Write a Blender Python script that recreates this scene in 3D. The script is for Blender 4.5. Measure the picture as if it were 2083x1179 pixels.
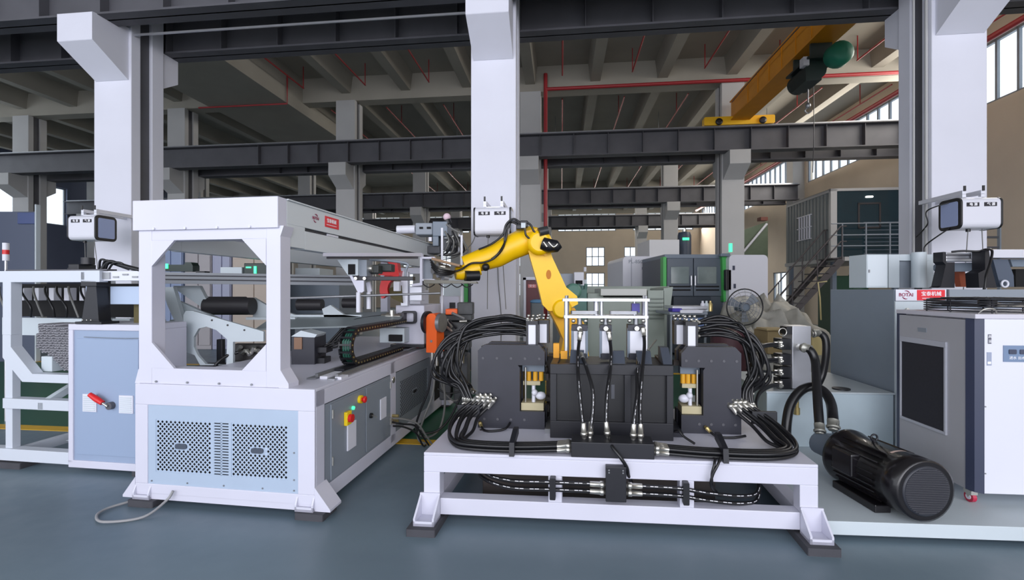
import bpy, math, random
from mathutils import Vector, Matrix
random.seed(7)
for _o in list(bpy.data.objects):
    bpy.data.objects.remove(_o)
scene = bpy.context.scene
COL = scene.collection
PI = math.pi

# ------------------------------------------------------------------ camera, world, light
FPX, CX, CY, CH = 925.0, 1041.5, 589.5, 1.5
cam_d = bpy.data.cameras.new('camera')
cam = bpy.data.objects.new('camera', cam_d)
COL.objects.link(cam)
cam.location = (0, 0, CH)
cam.rotation_euler = (PI / 2, 0, 0)
cam_d.sensor_width = 36.0
cam_d.lens = 36.0 * FPX / 2083.0
cam_d.clip_start = 0.05
cam_d.clip_end = 300
scene.camera = cam

world = bpy.data.worlds.new('world')
scene.world = world
world.use_nodes = True
world.node_tree.nodes['Background'].inputs[0].default_value = (0.88, 0.92, 1.0, 1)
world.node_tree.nodes['Background'].inputs[1].default_value = 1.9

def area(name, loc, rot, sx, sy, power, col):
    d = bpy.data.lights.new(name, 'AREA')
    d.shape = 'RECTANGLE'; d.size = sx; d.size_y = sy; d.energy = power; d.color = col
    o = bpy.data.objects.new(name, d); COL.objects.link(o)
    o.location = loc; o.rotation_euler = rot
    return o
# daylight of the open hall front behind the photographer, and of the window bands in the side walls
area('daylight_front', (-1.0, -14.0, 4.4), (math.radians(84), 0, 0), 30, 7.0, 2250, (0.95, 0.93, 1.0))
area('daylight_left', (-20.0, 8.0, 6.4), (0, math.radians(-68), 0), 2.6, 20, 260, (0.84, 0.92, 1.0))
area('daylight_right', (12.0, 17.0, 7.1), (0, math.radians(75), math.radians(-6)), 1.6, 20, 900, (1.0, 0.93, 0.84))
area('daylight_back', (3.0, 35.5, 7.0), (math.radians(-70), 0, 0), 26, 1.8, 1500, (1.0, 0.93, 0.84))
scene.view_settings.view_transform = 'Standard'
scene.view_settings.look = 'None'
scene.view_settings.gamma = 1.0
scene.view_settings.use_curve_mapping = False
scene.view_settings.exposure = 0.0

# ------------------------------------------------------------------ materials
MATS = {}
def srgb(r, g, b):
    return tuple(((c / 255.0) / 12.92 if c / 255.0 <= 0.04045 else ((c / 255.0 + 0.055) / 1.055) ** 2.4) for c in (r, g, b)) + (1,)
def mat(name, rgb, rough=0.5, metal=0.0, noise=0.0, nscale=4.0, bump=0.0, emit=None, estr=1.0, coat=0.0, dark=0.6, stretch=(1, 1, 1)):
    if name in MATS: return MATS[name]
    m = bpy.data.materials.new(name); m.use_nodes = True
    nt = m.node_tree; b = nt.nodes['Principled BSDF']
    c = srgb(*rgb)
    b.inputs['Base Color'].default_value = c
    b.inputs['Roughness'].default_value = rough
    b.inputs['Metallic'].default_value = metal
    if coat: b.inputs['Coat Weight'].default_value = coat
    if noise or bump:
        tc = nt.nodes.new('ShaderNodeTexCoord'); mp = nt.nodes.new('ShaderNodeMapping')
        mp.inputs['Scale'].default_value = stretch
        n = nt.nodes.new('ShaderNodeTexNoise'); n.inputs['Scale'].default_value = nscale; n.inputs['Detail'].default_value = 5
        nt.links.new(tc.outputs['Object'], mp.inputs['Vector']); nt.links.new(mp.outputs[0], n.inputs['Vector'])
    if noise:
        r = nt.nodes.new('ShaderNodeValToRGB')
        r.color_ramp.elements[0].position = 0.3; r.color_ramp.elements[1].position = 0.7
        r.color_ramp.elements[0].color = tuple(x * (1 - noise * dark) for x in c[:3]) + (1,)
        r.color_ramp.elements[1].color = tuple(min(1, x * (1 + noise * 0.4)) for x in c[:3]) + (1,)
        nt.links.new(n.outputs['Fac'], r.inputs[0]); nt.links.new(r.outputs[0], b.inputs['Base Color'])
    if bump:
        bp = nt.nodes.new('ShaderNodeBump'); bp.inputs['Strength'].default_value = bump; bp.inputs['Distance'].default_value = 0.02
        nt.links.new(n.outputs['Fac'], bp.inputs['Height']); nt.links.new(bp.outputs[0], b.inputs['Normal'])
    if emit:
        b.inputs['Emission Color'].default_value = srgb(*emit); b.inputs['Emission Strength'].default_value = estr
    MATS[name] = m
    return m
WHITE = mat('white_paint', (206, 206, 220), 0.38, noise=0.06, nscale=1.5)
WHITE2 = mat('white_enamel', (216, 217, 227), 0.35)
PALE = mat('pale_grey_paint', (196, 206, 212), 0.45, noise=0.08, nscale=2)
BLUEGREY = mat('blue_grey_paint', (146, 162, 188), 0.42, noise=0.05, nscale=3)
MIDGREY = mat('mid_grey_paint', (132, 140, 150), 0.42, noise=0.05, nscale=3)
SLATE = mat('slate_grey_paint', (112, 124, 138), 0.45, noise=0.05, nscale=2)
STEELDARK = mat('dark_steel_paint', (82, 82, 88), 0.55, noise=0.25, nscale=2.2)
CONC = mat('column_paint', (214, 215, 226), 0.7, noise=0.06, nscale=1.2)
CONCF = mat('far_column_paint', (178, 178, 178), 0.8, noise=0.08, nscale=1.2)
CEIL = mat('ceiling_concrete', (154, 150, 140), 0.9, noise=0.15, nscale=0.8)
WALLB = mat('beige_wall_paint', (212, 198, 180), 0.85, noise=0.12, nscale=0.7)
REDP = mat('red_pipe_paint', (148, 34, 40), 0.45)
BLACK = mat('black_steel', (27, 28, 35), 0.42, noise=0.2, nscale=6)
BLACKP = mat('black_plate_steel', (43, 44, 54), 0.45, noise=0.22, nscale=5)
RUBBER = mat('black_hose_rubber', (24, 24, 27), 0.32, noise=0.1, nscale=30)
PLAST = mat('black_plastic', (24, 25, 30), 0.4)
CHROME = mat('zinc_fitting', (205, 203, 196), 0.28, metal=0.9)
ALU = mat('brushed_aluminium', (206, 208, 214), 0.35, metal=0.75, noise=0.06, nscale=8)
ALUW = mat('white_anodised_aluminium', (214, 216, 226), 0.4, metal=0.25)
STEEL = mat('bare_steel', (150, 152, 156), 0.4, metal=0.7, noise=0.2, nscale=9)
BRASS = mat('brass', (196, 176, 120), 0.35, metal=0.8)
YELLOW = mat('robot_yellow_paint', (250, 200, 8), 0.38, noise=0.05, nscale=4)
ORANGE = mat('orange_paint', (240, 98, 28), 0.42, noise=0.05)
CRANE = mat('crane_orange_paint', (214, 140, 20), 0.5, noise=0.12, nscale=3)
CRANEY = mat('crane_yellow_paint', (236, 184, 24), 0.5)
GREENP = mat('machine_green_paint', (70, 170, 84), 0.45)
HOISTG = mat('hoist_green_paint', (30, 120, 96), 0.5, noise=0.1)
HOISTD = mat('hoist_dark_paint', (34, 48, 48), 0.5, noise=0.2)
RED = mat('red_plastic', (214, 32, 34), 0.4)
REDS = mat('red_sign_vinyl', (220, 26, 44), 0.45)
YELLOWP = mat('yellow_plastic', (240, 206, 30), 0.4)
INK = mat('dark_ink', (30, 28, 38), 0.6)
MAROON = mat('maroon_ink', (150, 50, 86), 0.6)
WHITEINK = mat('white_ink', (240, 240, 245), 0.6)
SCREEN = mat('blue_screen_glass', (158, 172, 212), 0.4)
FILTER = mat('black_filter_mesh', (40, 40, 48), 0.8, noise=0.2, nscale=60)
NAVY = mat('navy_corner_paint', (56, 62, 84), 0.4)
FLANKGREY = mat('shaded_flank_grey', (168, 168, 174), 0.45, noise=0.05)  # chiller flank: dimmer light on the left-facing side put into the colour
GREENLED = mat('green_lamp', (60, 240, 150), 0.4, emit=(70, 250, 160), estr=1.6)
LAMPW = mat('white_lamp', (255, 250, 240), 0.4, emit=(255, 250, 240), estr=3)
GLASSD = mat('dark_tinted_glass', (30, 52, 62), 0.08, noise=0.2, nscale=2, coat=0.3)
NEARBLACK = mat('dark_gap', (22, 22, 24), 0.9)  # near-black: paints shade in gaps, recesses and hollows, also some dark parts
WOOD = mat('olive_board', (92, 84, 52), 0.8, noise=0.2)
PAD = mat('dark_rubber_pad', (66, 66, 72), 0.8, noise=0.2, nscale=8)
TARP = mat('grey_tarpaulin', (178, 176, 168), 0.75, noise=0.3, nscale=5, bump=0.5)
OLIVEB = mat('beige_block', (186, 176, 142), 0.6)

def glass_mat():
    m = bpy.data.materials.new('window_glass'); m.use_nodes = True
    nt = m.node_tree; nt.nodes.clear()
    o = nt.nodes.new('ShaderNodeOutputMaterial'); mx = nt.nodes.new('ShaderNodeMixShader')
    t = nt.nodes.new('ShaderNodeBsdfTransparent'); g = nt.nodes.new('ShaderNodeBsdfGlossy')
    t.inputs[0].default_value = (0.93, 0.96, 0.97, 1); g.inputs['Roughness'].default_value = 0.08
    mx.inputs[0].default_value = 0.07
    nt.links.new(t.outputs[0], mx.inputs[1]); nt.links.new(g.outputs[0], mx.inputs[2]); nt.links.new(mx.outputs[0], o.inputs[0])
    return m
GLASS = glass_mat()

def floor_mat():
    m = bpy.data.materials.new('epoxy_floor'); m.use_nodes = True
    nt = m.node_tree; b = nt.nodes['Principled BSDF']
    tc = nt.nodes.new('ShaderNodeTexCoord')
    n1 = nt.nodes.new('ShaderNodeTexNoise'); n1.inputs['Scale'].default_value = 0.9; n1.inputs['Detail'].default_value = 6
    n2 = nt.nodes.new('ShaderNodeTexNoise'); n2.inputs['Scale'].default_value = 9; n2.inputs['Detail'].default_value = 8
    mp = nt.nodes.new('ShaderNodeMapping'); mp.inputs['Scale'].default_value = (0.35, 1.2, 1)
    r = nt.nodes.new('ShaderNodeValToRGB')
    r.color_ramp.elements[0].position = 0.3; r.color_ramp.elements[0].color = srgb(92, 108, 120)
    r.color_ramp.elements[1].position = 0.75; r.color_ramp.elements[1].color = srgb(114, 132, 143)
    nt.links.new(tc.outputs['Object'], mp.inputs[0]); nt.links.new(mp.outputs[0], n1.inputs[0]); nt.links.new(tc.outputs['Object'], n2.inputs[0])
    nt.links.new(n1.outputs['Fac'], r.inputs[0]); nt.links.new(r.outputs[0], b.inputs['Base Color'])
    mr = nt.nodes.new('ShaderNodeMapRange'); mr.inputs['To Min'].default_value = 0.30; mr.inputs['To Max'].default_value = 0.5
    nt.links.new(n2.outputs['Fac'], mr.inputs[0]); nt.links.new(mr.outputs[0], b.inputs['Roughness'])
    return m
FLOOR = floor_mat()
GREENF = mat('green_floor_paint', (38, 92, 66), 0.4, noise=0.15, nscale=1)
YLINE = mat('yellow_floor_line', (214, 170, 40), 0.5, noise=0.15, nscale=3)

# ------------------------------------------------------------------ frames and mesh builder
class Frame:
    """origin on the floor, unit vector for u (rightwards) and v (into the hall)"""
    def __init__(s, ox, oy, ua, va=None):
        va = ua if va is None else va
        s.o = (ox, oy)
        a = math.radians(ua); s.u = (math.cos(a), -math.sin(a))
        b = math.radians(va); s.v = (math.sin(b), math.cos(b))
    def w(s, u, v, z=0.0):
        return Vector((s.o[0] + s.u[0] * u + s.v[0] * v, s.o[1] + s.u[1] * u + s.v[1] * v, z))
    def u_at(s, px, v):          # u where the sight line px meets the plane v
        r = (px - CX) / FPX
        ax, ay = s.o[0] + s.v[0] * v, s.o[1] + s.v[1] * v
        return (r * ay - ax) / (s.u[0] - r * s.u[1])
    def v_at(s, px, u):
        r = (px - CX) / FPX
        ax, ay = s.o[0] + s.u[0] * u, s.o[1] + s.u[1] * u
        return (r * ay - ax) / (s.v[0] - r * s.v[1])
    def z_at(s, py, u, v):
        return CH - (py - CY) * s.w(u, v)[1] / FPX
W = Frame(0, 0, 0)
def P(px, py, Y):
    return Vector(((px - CX) * Y / FPX, Y, CH - (py - CY) * Y / FPX))

class MB:
    def __init__(s, fr=W):
        s.f = fr; s.V = []; s.F = []; s.S = []
    def add(s, pts, faces, smooth=False, raw=False):
        n = len(s.V)
        s.V += [Vector(p) if raw else s.f.w(*p) for p in pts]
        s.F += [tuple(n + i for i in f) for f in faces]
        s.S += [smooth] * len(faces)
        return s
    def box(s, u0, u1, v0, v1, z0, z1, raw=False):
        p = [(u0, v0, z0), (u1, v0, z0), (u1, v1, z0), (u0, v1, z0), (u0, v0, z1), (u1, v0, z1), (u1, v1, z1), (u0, v1, z1)]
        return s.add(p, [(0, 3, 2, 1), (4, 5, 6, 7), (0, 1, 5, 4), (1, 2, 6, 5), (2, 3, 7, 6), (3, 0, 4, 7)], raw=raw)
    def prism(s, poly, axis, a, b, smooth=False, raw=False):
        """poly in the two other axes; axis 'v': (u,z), 'u': (v,z), 'z': (u,v)"""
        def pt(q, t):
            return {'v': (q[0], t, q[1]), 'u': (t, q[0], q[1]), 'z': (q[0], q[1], t)}[axis]
        n = len(poly)
        pts = [pt(q, a) for q in poly] + [pt(q, b) for q in poly]
        s.add(pts, [tuple(range(n)), tuple(range(2 * n - 1, n - 1, -1))], raw=raw)
        s.add(pts, [(i, i + n, (i + 1) % n + n, (i + 1) % n) for i in range(n)], smooth, raw=raw)
        return s
    def ring_prism(s, outer, inner, axis, a, b):
        """two outlines with the same number of points: a plate with a hole"""
        def pt(q, t):
            return {'v': (q[0], t, q[1]), 'u': (t, q[0], q[1]), 'z': (q[0], q[1], t)}[axis]
        n = len(outer); L = []
        for t in (a, b):
            L += [pt(q, t) for q in outer] + [pt(q, t) for q in inner]
        fs = []
        for i in range(n):
            j = (i + 1) % n
            fs += [(i, j, n + j, n + i), (2 * n + j, 2 * n + i, 3 * n + i, 3 * n + j), (i, 2 * n + i, 2 * n + j, j), (n + j, 3 * n + j, 3 * n + i, n + i)]
        return s.add(L, fs)
    def cyl(s, p0, p1, r, n=14, r1=None, caps=True, raw=False, smooth=True):
        if not raw: p0, p1 = s.f.w(*p0), s.f.w(*p1)
        p0, p1 = Vector(p0), Vector(p1); d = (p1 - p0).normalized()
        a = d.cross(Vector((0, 0, 1)) if abs(d.z) < 0.9 else Vector((1, 0, 0))).normalized(); b = d.cross(a)
        r1 = r if r1 is None else r1
        pts = []
        for p, rr in ((p0, r), (p1, r1)):
            pts += [p + (a * math.cos(2 * PI * i / n) + b * math.sin(2 * PI * i / n)) * rr for i in range(n)]
        s.add(pts, [(i, (i + 1) % n, (i + 1) % n + n, i + n) for i in range(n)], smooth, raw=True)
        if caps: s.add(pts, [tuple(range(n - 1, -1, -1)), tuple(range(n, 2 * n))], raw=True)
        return s
    def lathe(s, p0, d, prof, n=24, raw=False, sc=(1, 1)):
        """profile [(distance along d, radius)]"""
        if not raw: p0 = s.f.w(*p0)
        p0 = Vector(p0); d = Vector(d).normalized()
        a = d.cross(Vector((0, 0, 1)) if abs(d.z) < 0.9 else Vector((1, 0, 0))).normalized(); b = d.cross(a)
        pts = []
        for t, r in prof:
            pts += [p0 + d * t + (a * math.cos(2 * PI * i / n) * sc[0] + b * math.sin(2 * PI * i / n) * sc[1]) * r for i in range(n)]
        m = len(prof)
        fs = [(k * n + i, k * n + (i + 1) % n, (k + 1) * n + (i + 1) % n, (k + 1) * n + i) for k in range(m - 1) for i in range(n)]
        s.add(pts, fs, True, raw=True)
        s.add(pts, [tuple(range(n - 1, -1, -1)), tuple(range((m - 1) * n, m * n))], raw=True)
        return s
    def tube(s, pts, r, n=8, raw=True, curve=True, steps=7):
        if not raw: pts = [s.f.w(*p) for p in pts]
        pts = [Vector(p) for p in pts]
        if curve and len(pts) > 2: pts = smooth_path(pts, steps)
        rings = []; prev = None
        for i, p in enumerate(pts):
            t = (pts[min(i + 1, len(pts) - 1)] - pts[max(i - 1, 0)]).normalized()
            if prev is None:
                a = t.cross(Vector((0, 0, 1)) if abs(t.z) < 0.9 else Vector((1, 0, 0))).normalized()
            else:
                a = (prev - t * prev.dot(t)).normalized()
            prev = a; b = t.cross(a)
            rr = r[min(i, len(r) - 1)] if isinstance(r, (list, tuple)) else r
            rings += [p + (a * math.cos(2 * PI * k / n) + b * math.sin(2 * PI * k / n)) * rr for k in range(n)]
        m = len(pts)
        s.add(rings, [(j * n + k, j * n + (k + 1) % n, (j + 1) * n + (k + 1) % n, (j + 1) * n + k) for j in range(m - 1) for k in range(n)], True, raw=True)
        s.add(rings, [tuple(range(n - 1, -1, -1)), tuple(range((m - 1) * n, m * n))], raw=True)
        return s
    def ball(s, c, r, n=10, m=6, raw=True, sc=(1, 1, 1)):
        if not raw: c = s.f.w(*c)
        c = Vector(c); pts = []
        for j in range(m + 1):
            th = PI * j / m
            for i in range(n):
                ph = 2 * PI * i / n
                pts.append(c + Vector((math.sin(th) * math.cos(ph) * sc[0], math.sin(th) * math.sin(ph) * sc[1], math.cos(th) * sc[2])) * r)
        return s.add(pts, [(j * n + i, (j + 1) * n + i, (j + 1) * n + (i + 1) % n, j * n + (i + 1) % n) for j in range(m) for i in range(n)], True, raw=True)
    def build(s, name, material, parent=None, label=None, bevel=0.0, base=None, kind=None):
        if parent is not None: b = Vector(parent['_b'])
        else: b = Vector(base) if base is not None else s.low()
        me = bpy.data.meshes.new(name)
        me.from_pydata([tuple(v - b) for v in s.V], [], s.F)
        me.polygons.foreach_set('use_smooth', s.S)
        me.materials.append(material); me.update()
        import bmesh
        bm = bmesh.new(); bm.from_mesh(me); bmesh.ops.recalc_face_normals(bm, faces=bm.faces); bm.to_mesh(me); bm.free()
        o = bpy.data.objects.new(name, me); COL.objects.link(o)
        if parent is None:
            o.location = b
            o['_b'] = tuple(b)
        else:
            o.parent = parent
            o['_b'] = tuple(b)
        if label: o['label'] = label
        if kind: o['kind'] = kind
        if bevel:
            mo = o.modifiers.new('edge', 'BEVEL'); mo.width = bevel; mo.segments = 2; mo.limit_method = 'ANGLE'; mo.angle_limit = 0.7
            mo.harden_normals = False
        return o
    def low(s):
        xs = [v.x for v in s.V]; ys = [v.y for v in s.V]; zs = [v.z for v in s.V]
        return Vector(((min(xs) + max(xs)) / 2, (min(ys) + max(ys)) / 2, min(zs)))

def smooth_path(pts, steps=7):
    out = []; n = len(pts)
    for i in range(n - 1):
        p0 = pts[max(i - 1, 0)]; p1 = pts[i]; p2 = pts[i + 1]; p3 = pts[min(i + 2, n - 1)]
        for k in range(steps):
            t = k / steps
            out.append(0.5 * ((2 * p1) + (-p0 + p2) * t + (2 * p0 - 5 * p1 + 4 * p2 - p3) * t * t + (-p0 + 3 * p1 - 3 * p2 + p3) * t ** 3))
    out.append(pts[-1])
    return out
def rrect(u0, u1, z0, z1, r, n=4):
    out = []
    for cx, cz, a0 in ((u1 - r, z1 - r, 0), (u0 + r, z1 - r, 90), (u0 + r, z0 + r, 180), (u1 - r, z0 + r, 270)):
        for k in range(n + 1):
            a = math.radians(a0 + 90 * k / n)
            out.append((cx + r * math.cos(a), cz + r * math.sin(a)))
    return out

def thing(name, label, cat, base, group=None, kind=None):
    o = bpy.data.objects.new(name, None); COL.objects.link(o)
    o.empty_display_size = 0.1
    o.location = base; o['_b'] = tuple(base)
    o['label'] = label; o['category'] = cat
    if group: o['group'] = group
    if kind: o['kind'] = kind
    return o
def tag(o, label, cat, group=None, kind=None):
    o['label'] = label; o['category'] = cat
    if group: o['group'] = group
    if kind: o['kind'] = kind
    return o
def dup(o, shift, label=None, parent=None):
    c = o.copy(); COL.objects.link(c)
    if parent is None:
        c.location = Vector(o.location) + Vector(shift); c['_b'] = tuple(c.location)
        if label: c['label'] = label
    else: c.parent = parent
    for ch in list(o.children): dup(ch, None, parent=c)
    return c
def text(body, parent, pos, xdir, zdir, size, material, name='lettering', ext=0.0008, ax='CENTER', bold=0.0, sx=1.0):
    cu = bpy.data.curves.new(name, 'FONT'); cu.body = body; cu.size = size; cu.extrude = ext
    cu.align_x = ax; cu.align_y = 'CENTER'; cu.offset = bold
    cu.materials.append(material); cu.resolution_u = 2
    tmp = bpy.data.objects.new('tmp_text', cu); COL.objects.link(tmp)
    bpy.context.view_layer.update()
    me = bpy.data.meshes.new_from_object(tmp.evaluated_get(bpy.context.evaluated_depsgraph_get()))
    bpy.data.objects.remove(tmp); me.materials.clear(); me.materials.append(material)
    o = bpy.data.objects.new(name, me); COL.objects.link(o)
    x = Vector(xdir).normalized(); z = Vector(zdir).normalized(); y = x.cross(z) * -1
    n = x.cross(z)
    M = Matrix((( x.x * sx, z.x, n.x, 0), (x.y * sx, z.y, n.y, 0), (x.z * sx, z.z, n.z, 0), (0, 0, 0, 1)))
    b = Vector(parent['_b']) if parent is not None else Vector((0, 0, 0))
    M.translation = Vector(pos) - b
    o.matrix_basis = M
    if parent is not None: o.parent = parent
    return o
UDIR = lambda f: Vector((f.u[0], f.u[1], 0))
VDIR = lambda f: Vector((f.v[0], f.v[1], 0))
ZUP = Vector((0, 0, 1))
# ------------------------------------------------------------------ the hall
B = Frame(-0.59, 6.53, 6.2)
S, RP, CW, CD = 6.05, 7.75, 0.65, 0.59
CEILZ, RIBZ, XBZ = 8.5, 7.95, 7.7
UL, UR, VF, VB = -25.0, 12.25, -11.0, 31.2

def struct(name, mb, m, label=None, bevel=0.0, parent=None):
    o = mb.build(name, m, parent, label=label, bevel=bevel)
    if parent is None: o['kind'] = 'structure'
    return o
fl = MB(B).box(UL, UR, VF, VB, -0.12, 0.0)
struct('floor', fl, FLOOR, 'blue grey epoxy floor of the factory hall')
g = MB(B).box(UL, UR, -2.0, 1.9, 0.0, 0.004)
struct('trim_1', g, GREENF, 'green painted walkway on the floor behind the machines')
g = MB(B).box(UL, UR, -2.14, -2.0, 0.0, 0.005)
struct('trim_2', g, YLINE, 'yellow line along the near edge of the green walkway')
g = MB(B).box(UL, UR, 1.9, 2.04, 0.0, 0.005)
struct('trim_3', g, YLINE, 'yellow line along the far edge of the green walkway')

# ceiling slab, cross beams over the column rows, ribs along the bays
c = MB(B).box(UL, UR, VF, VB, CEILZ, CEILZ + 0.2)
struct('ceiling', c, CEIL, 'grey concrete ceiling slab of the hall')
for r in range(-1, 5):
    v0 = r * RP
    x = MB(B).box(UL, UR, v0 + 0.08, v0 + 0.5, XBZ, CEILZ)
    struct('ceiling_beam', x, CEIL, 'concrete cross beam on column row %s' % ['zero', 'one', 'two', 'three', 'four', 'five'][r + 1])
k = 0
u = 0.32 - S * 4
while u < UR:
    if not (-10.0 < u < -6.6):
        for r in range(-1, 4):
            x = MB(B).prism([(u - 0.15, RIBZ), (u + 0.15, RIBZ), (u + 0.22, CEILZ), (u - 0.22, CEILZ)], 'v', r * RP + 0.5, (r + 1) * RP + 0.08)
            struct('ceiling_rib', x, CEIL)
    u += S / 3.0
# the low smooth box girder left of the middle bay
lowb = MB(B).box(-9.9, -7.25, -7.2, 15.5, 7.35, CEILZ)
struct('ceiling_box', lowb, CEIL, 'wide smooth boxed duct of concrete hanging under the ceiling')

# columns: two-sided corbels, recessed dark joint in the right/left flank
def column(u0, r, flank):
    v0 = r * RP
    b = B.w(u0 + CW / 2, v0 + CD / 2, 0)
    pos = {-1: 'on the left', 0: 'in the middle', 1: 'on the right'}
    t = bpy.data.objects.new('column', None); COL.objects.link(t)
    t.location = b; t['_b'] = tuple(b); t['kind'] = 'structure'
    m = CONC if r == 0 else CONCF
    w = MB(B)
    w.box(u0, u0 + CW, v0, v0 + CD * 0.28, 0, XBZ)
    w.box(u0, u0 + CW, v0 + CD * 0.62, v0 + CD, 0, XBZ)
    w.build('shaft', m, t, bevel=0.012)
    MB(B).box(u0 + 0.05, u0 + CW - 0.05, v0 + CD * 0.28, v0 + CD * 0.62, 0, XBZ).build('joint', STEELDARK, t)
    MB(B).prism([(v0 - 0.56, 5.12), (v0, 4.78), (v0, 5.6), (v0 - 0.56, 5.52)], 'u', u0 + 0.04, u0 + CW - 0.04).build('corbel', m, t, bevel=0.01)
    MB(B).prism([(v0 + CD, 4.9), (v0 + CD + 0.33, 5.12), (v0 + CD + 0.33, 5.52), (v0 + CD, 5.52)], 'u', u0 + 0.04, u0 + CW - 0.04).build('corbel', m, t, bevel=0.01)
    return t
for r in range(0, 4):
    for ci in range(-4, 2):
        if r == 0 and ci < -2: continue
        t = column(ci * S, r, ci)
        t['label'] = {(0, -1): 'white square column with corbels behind the left cantilever frame', (0, 0): 'white square column in the middle of the hall carrying a white supply box',
                      (0, 1): 'white square column at the right carrying a supply box'}.get((r, ci), 'grey square column further back in the hall')
for r in range(0, 4):       # wall pilasters on the right
    x = MB(B).box(11.75, 12.25, r * RP, r * RP + CD, 0, CEILZ)
    struct('wall_pilaster', x, CONCF, 'square pilaster against the right wall')

# crane runway beams with stiffeners
HB = 0.68
def runway(v, r, lab, u0=UL, u1=11.8):
    b = B.w(0, v, 5.52)
    t = bpy.data.objects.new('runway_beam', None); COL.objects.link(t)
    t.location = b; t['_b'] = tuple(b); t['kind'] = 'structure'; t['label'] = lab
    w = MB(B)
    w.box(u0, u1, v - 0.012, v + 0.012, 5.52, 5.52 + HB)
    w.box(u0, u1, v - 0.16, v + 0.16, 5.52, 5.55)
    w.box(u0, u1, v - 0.19, v + 0.19, 5.49 + HB, 5.52 + HB)
    w.build('girder', STEELDARK, t)
    MB(B).box(u0, u1, v - 0.035, v + 0.035, 5.52 + HB, 5.60 + HB).build('rail', STEEL, t)
    me = None
    for i in range(int((u1 - u0) / 1.01)):
        uu = u0 + 0.4 + i * 1.01
        if uu < -14 and r > 0 or uu < -9: continue
        o = MB(B).box(uu - 0.006, uu + 0.006, v - 0.15, v + 0.15, 5.55, 5.49 + HB)
        if me is None:
            first = o.build('stiffener', STEELDARK, t); me = first.data; fu = uu
        else:
            c = first.copy(); COL.objects.link(c); c.location = UDIR(B) * (uu - fu)
    return t
for r in range(0, 4):
    nm = ['first', 'second', 'third', 'fourth'][r]
    runway(r * RP - 0.33, r, 'dark steel runway beam on the near corbels of the %s column row' % nm)
    runway(r * RP + CD + 0.2, r, 'dark steel runway beam on the far corbels of the %s column row' % nm)
x = MB(B).box(-S + CW + .02, -0.02, 0.03, 0.05, 5.49, 5.52)
tag(x.build('conductor_rail', ALU), 'thin pale conductor rail running under the nearest dark runway beam', 'rail')

# walls with real openings
def wall(name, fr, fixed, axis, a0, a1, z0, z1, th, openings, m, label):
    A = sorted(set([a0, a1] + [x for o in openings for x in (o[0], o[1])]))
    Z = sorted(set([z0, z1] + [x for o in openings for x in (o[2], o[3])]))
    w = MB(fr)
    for i in range(len(A) - 1):
        run = None
        for j in range(len(Z) - 1):
            ca, cz = (A[i] + A[i + 1]) / 2, (Z[j] + Z[j + 1]) / 2
            if any(o[0] < ca < o[1] and o[2] < cz < o[3] for o in openings): continue
            if axis == 'u': w.box(A[i], A[i + 1], fixed, fixed + th, Z[j], Z[j + 1])
            else: w.box(fixed, fixed + th, A[i], A[i + 1], Z[j], Z[j + 1])
    return struct(name, w, m, label)
def window(n, fr, fixed, axis, o, cols, rows, label=None):
    a0, a1, z0, z1 = o
    mid = (a0 + a1) / 2
    def bx(w, x0, x1, d0, d1, y0, y1):
        return w.box(x0, x1, fixed + d0, fixed + d1, y0, y1) if axis == 'u' else w.box(fixed + d0, fixed + d1, x0, x1, y0, y1)
    t = bpy.data.objects.new('window_%d' % n, None); COL.objects.link(t)
    b = fr.w(mid, fixed, z0) if axis == 'u' else fr.w(fixed, mid, z0)
    t.location = b; t['_b'] = tuple(b); t['kind'] = 'structure'
    if label: t['label'] = label
    w = MB(fr); f = 0.06
    bx(w, a0, a1, .05, .13, z0, z0 + f); bx(w, a0, a1, .05, .13, z1 - f, z1)
    bx(w, a0, a0 + f, .05, .13, z0, z1); bx(w, a1 - f, a1, .05, .13, z0, z1)
    for i in range(1, cols):
        x = a0 + (a1 - a0) * i / cols; bx(w, x - .03, x + .03, .05, .12, z0, z1)
    for j in range(1, rows):
        z = z0 + (z1 - z0) * j / rows; bx(w, a0, a1, .05, .12, z - .03, z + .03)
    w.build('frame', MIDGREY, t)
    bx(MB(fr), a0, a1, .085, .092, z0, z1).build('pane', GLASS, t)
wn = 1
ops = []
for ci in range(-4, 2):
    ops.append((ci * S + CW + 0.35, (ci + 1) * S - 0.35, 6.3, 8.05))
for q in [3.3, 6.35, -6.0, -8.9, -12.2, 9.4, -2.9]:
    ops.append((q, q + 1.5, 3.45, 5.0)); ops.append((q, q + 1.5, 1.0, 2.9))
wall('wall_back', B, VB, 'u', UL, UR + 0.3, 0, CEILZ, 0.25, ops, WALLB, 'beige back wall of the hall with high and low windows')
for o in ops:
    big = o[2] > 6
    window(wn, B, VB, 'u', o, 8 if big else 3, 1 if big else 2, 'window in the beige back wall'); wn += 1
ops = []
for r in range(0, 4):
    ops.append((r * RP + CD + 0.2, (r + 1) * RP - 0.2, 6.3, 7.9))
ops.append((-RP + CD + 0.2, -0.2, 6.3, 7.9))
ops.append((17.2, 18.6, 0.6, 2.4))
wall('wall_right', B, UR, 'v', VF, VB, 0, CEILZ, 0.25, ops, WALLB, 'beige right wall with a band of high windows')
for o in ops:
    window(wn, B, UR, 'v', o, 12 if o[2] > 6 else 2, 1, 'window in the right wall'); wn += 1
ops = [(r * RP + CD + 0.3, (r + 1) * RP - 0.3, 4.9, 6.9) for r in range(-1, 4)]
DARKWALL = mat('dark_blue_wall_paint', (96, 104, 126), 0.8, noise=0.1, nscale=0.6)
wall('wall_left', B, UL - 0.25, 'v', VF, VB, 0, CEILZ, 0.25, ops, DARKWALL, 'dark blue grey left wall with high bright windows')
for o in ops:
    window(wn, B, UL - 0.25, 'v', o, 4, 1, 'window in the left wall'); wn += 1

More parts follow.
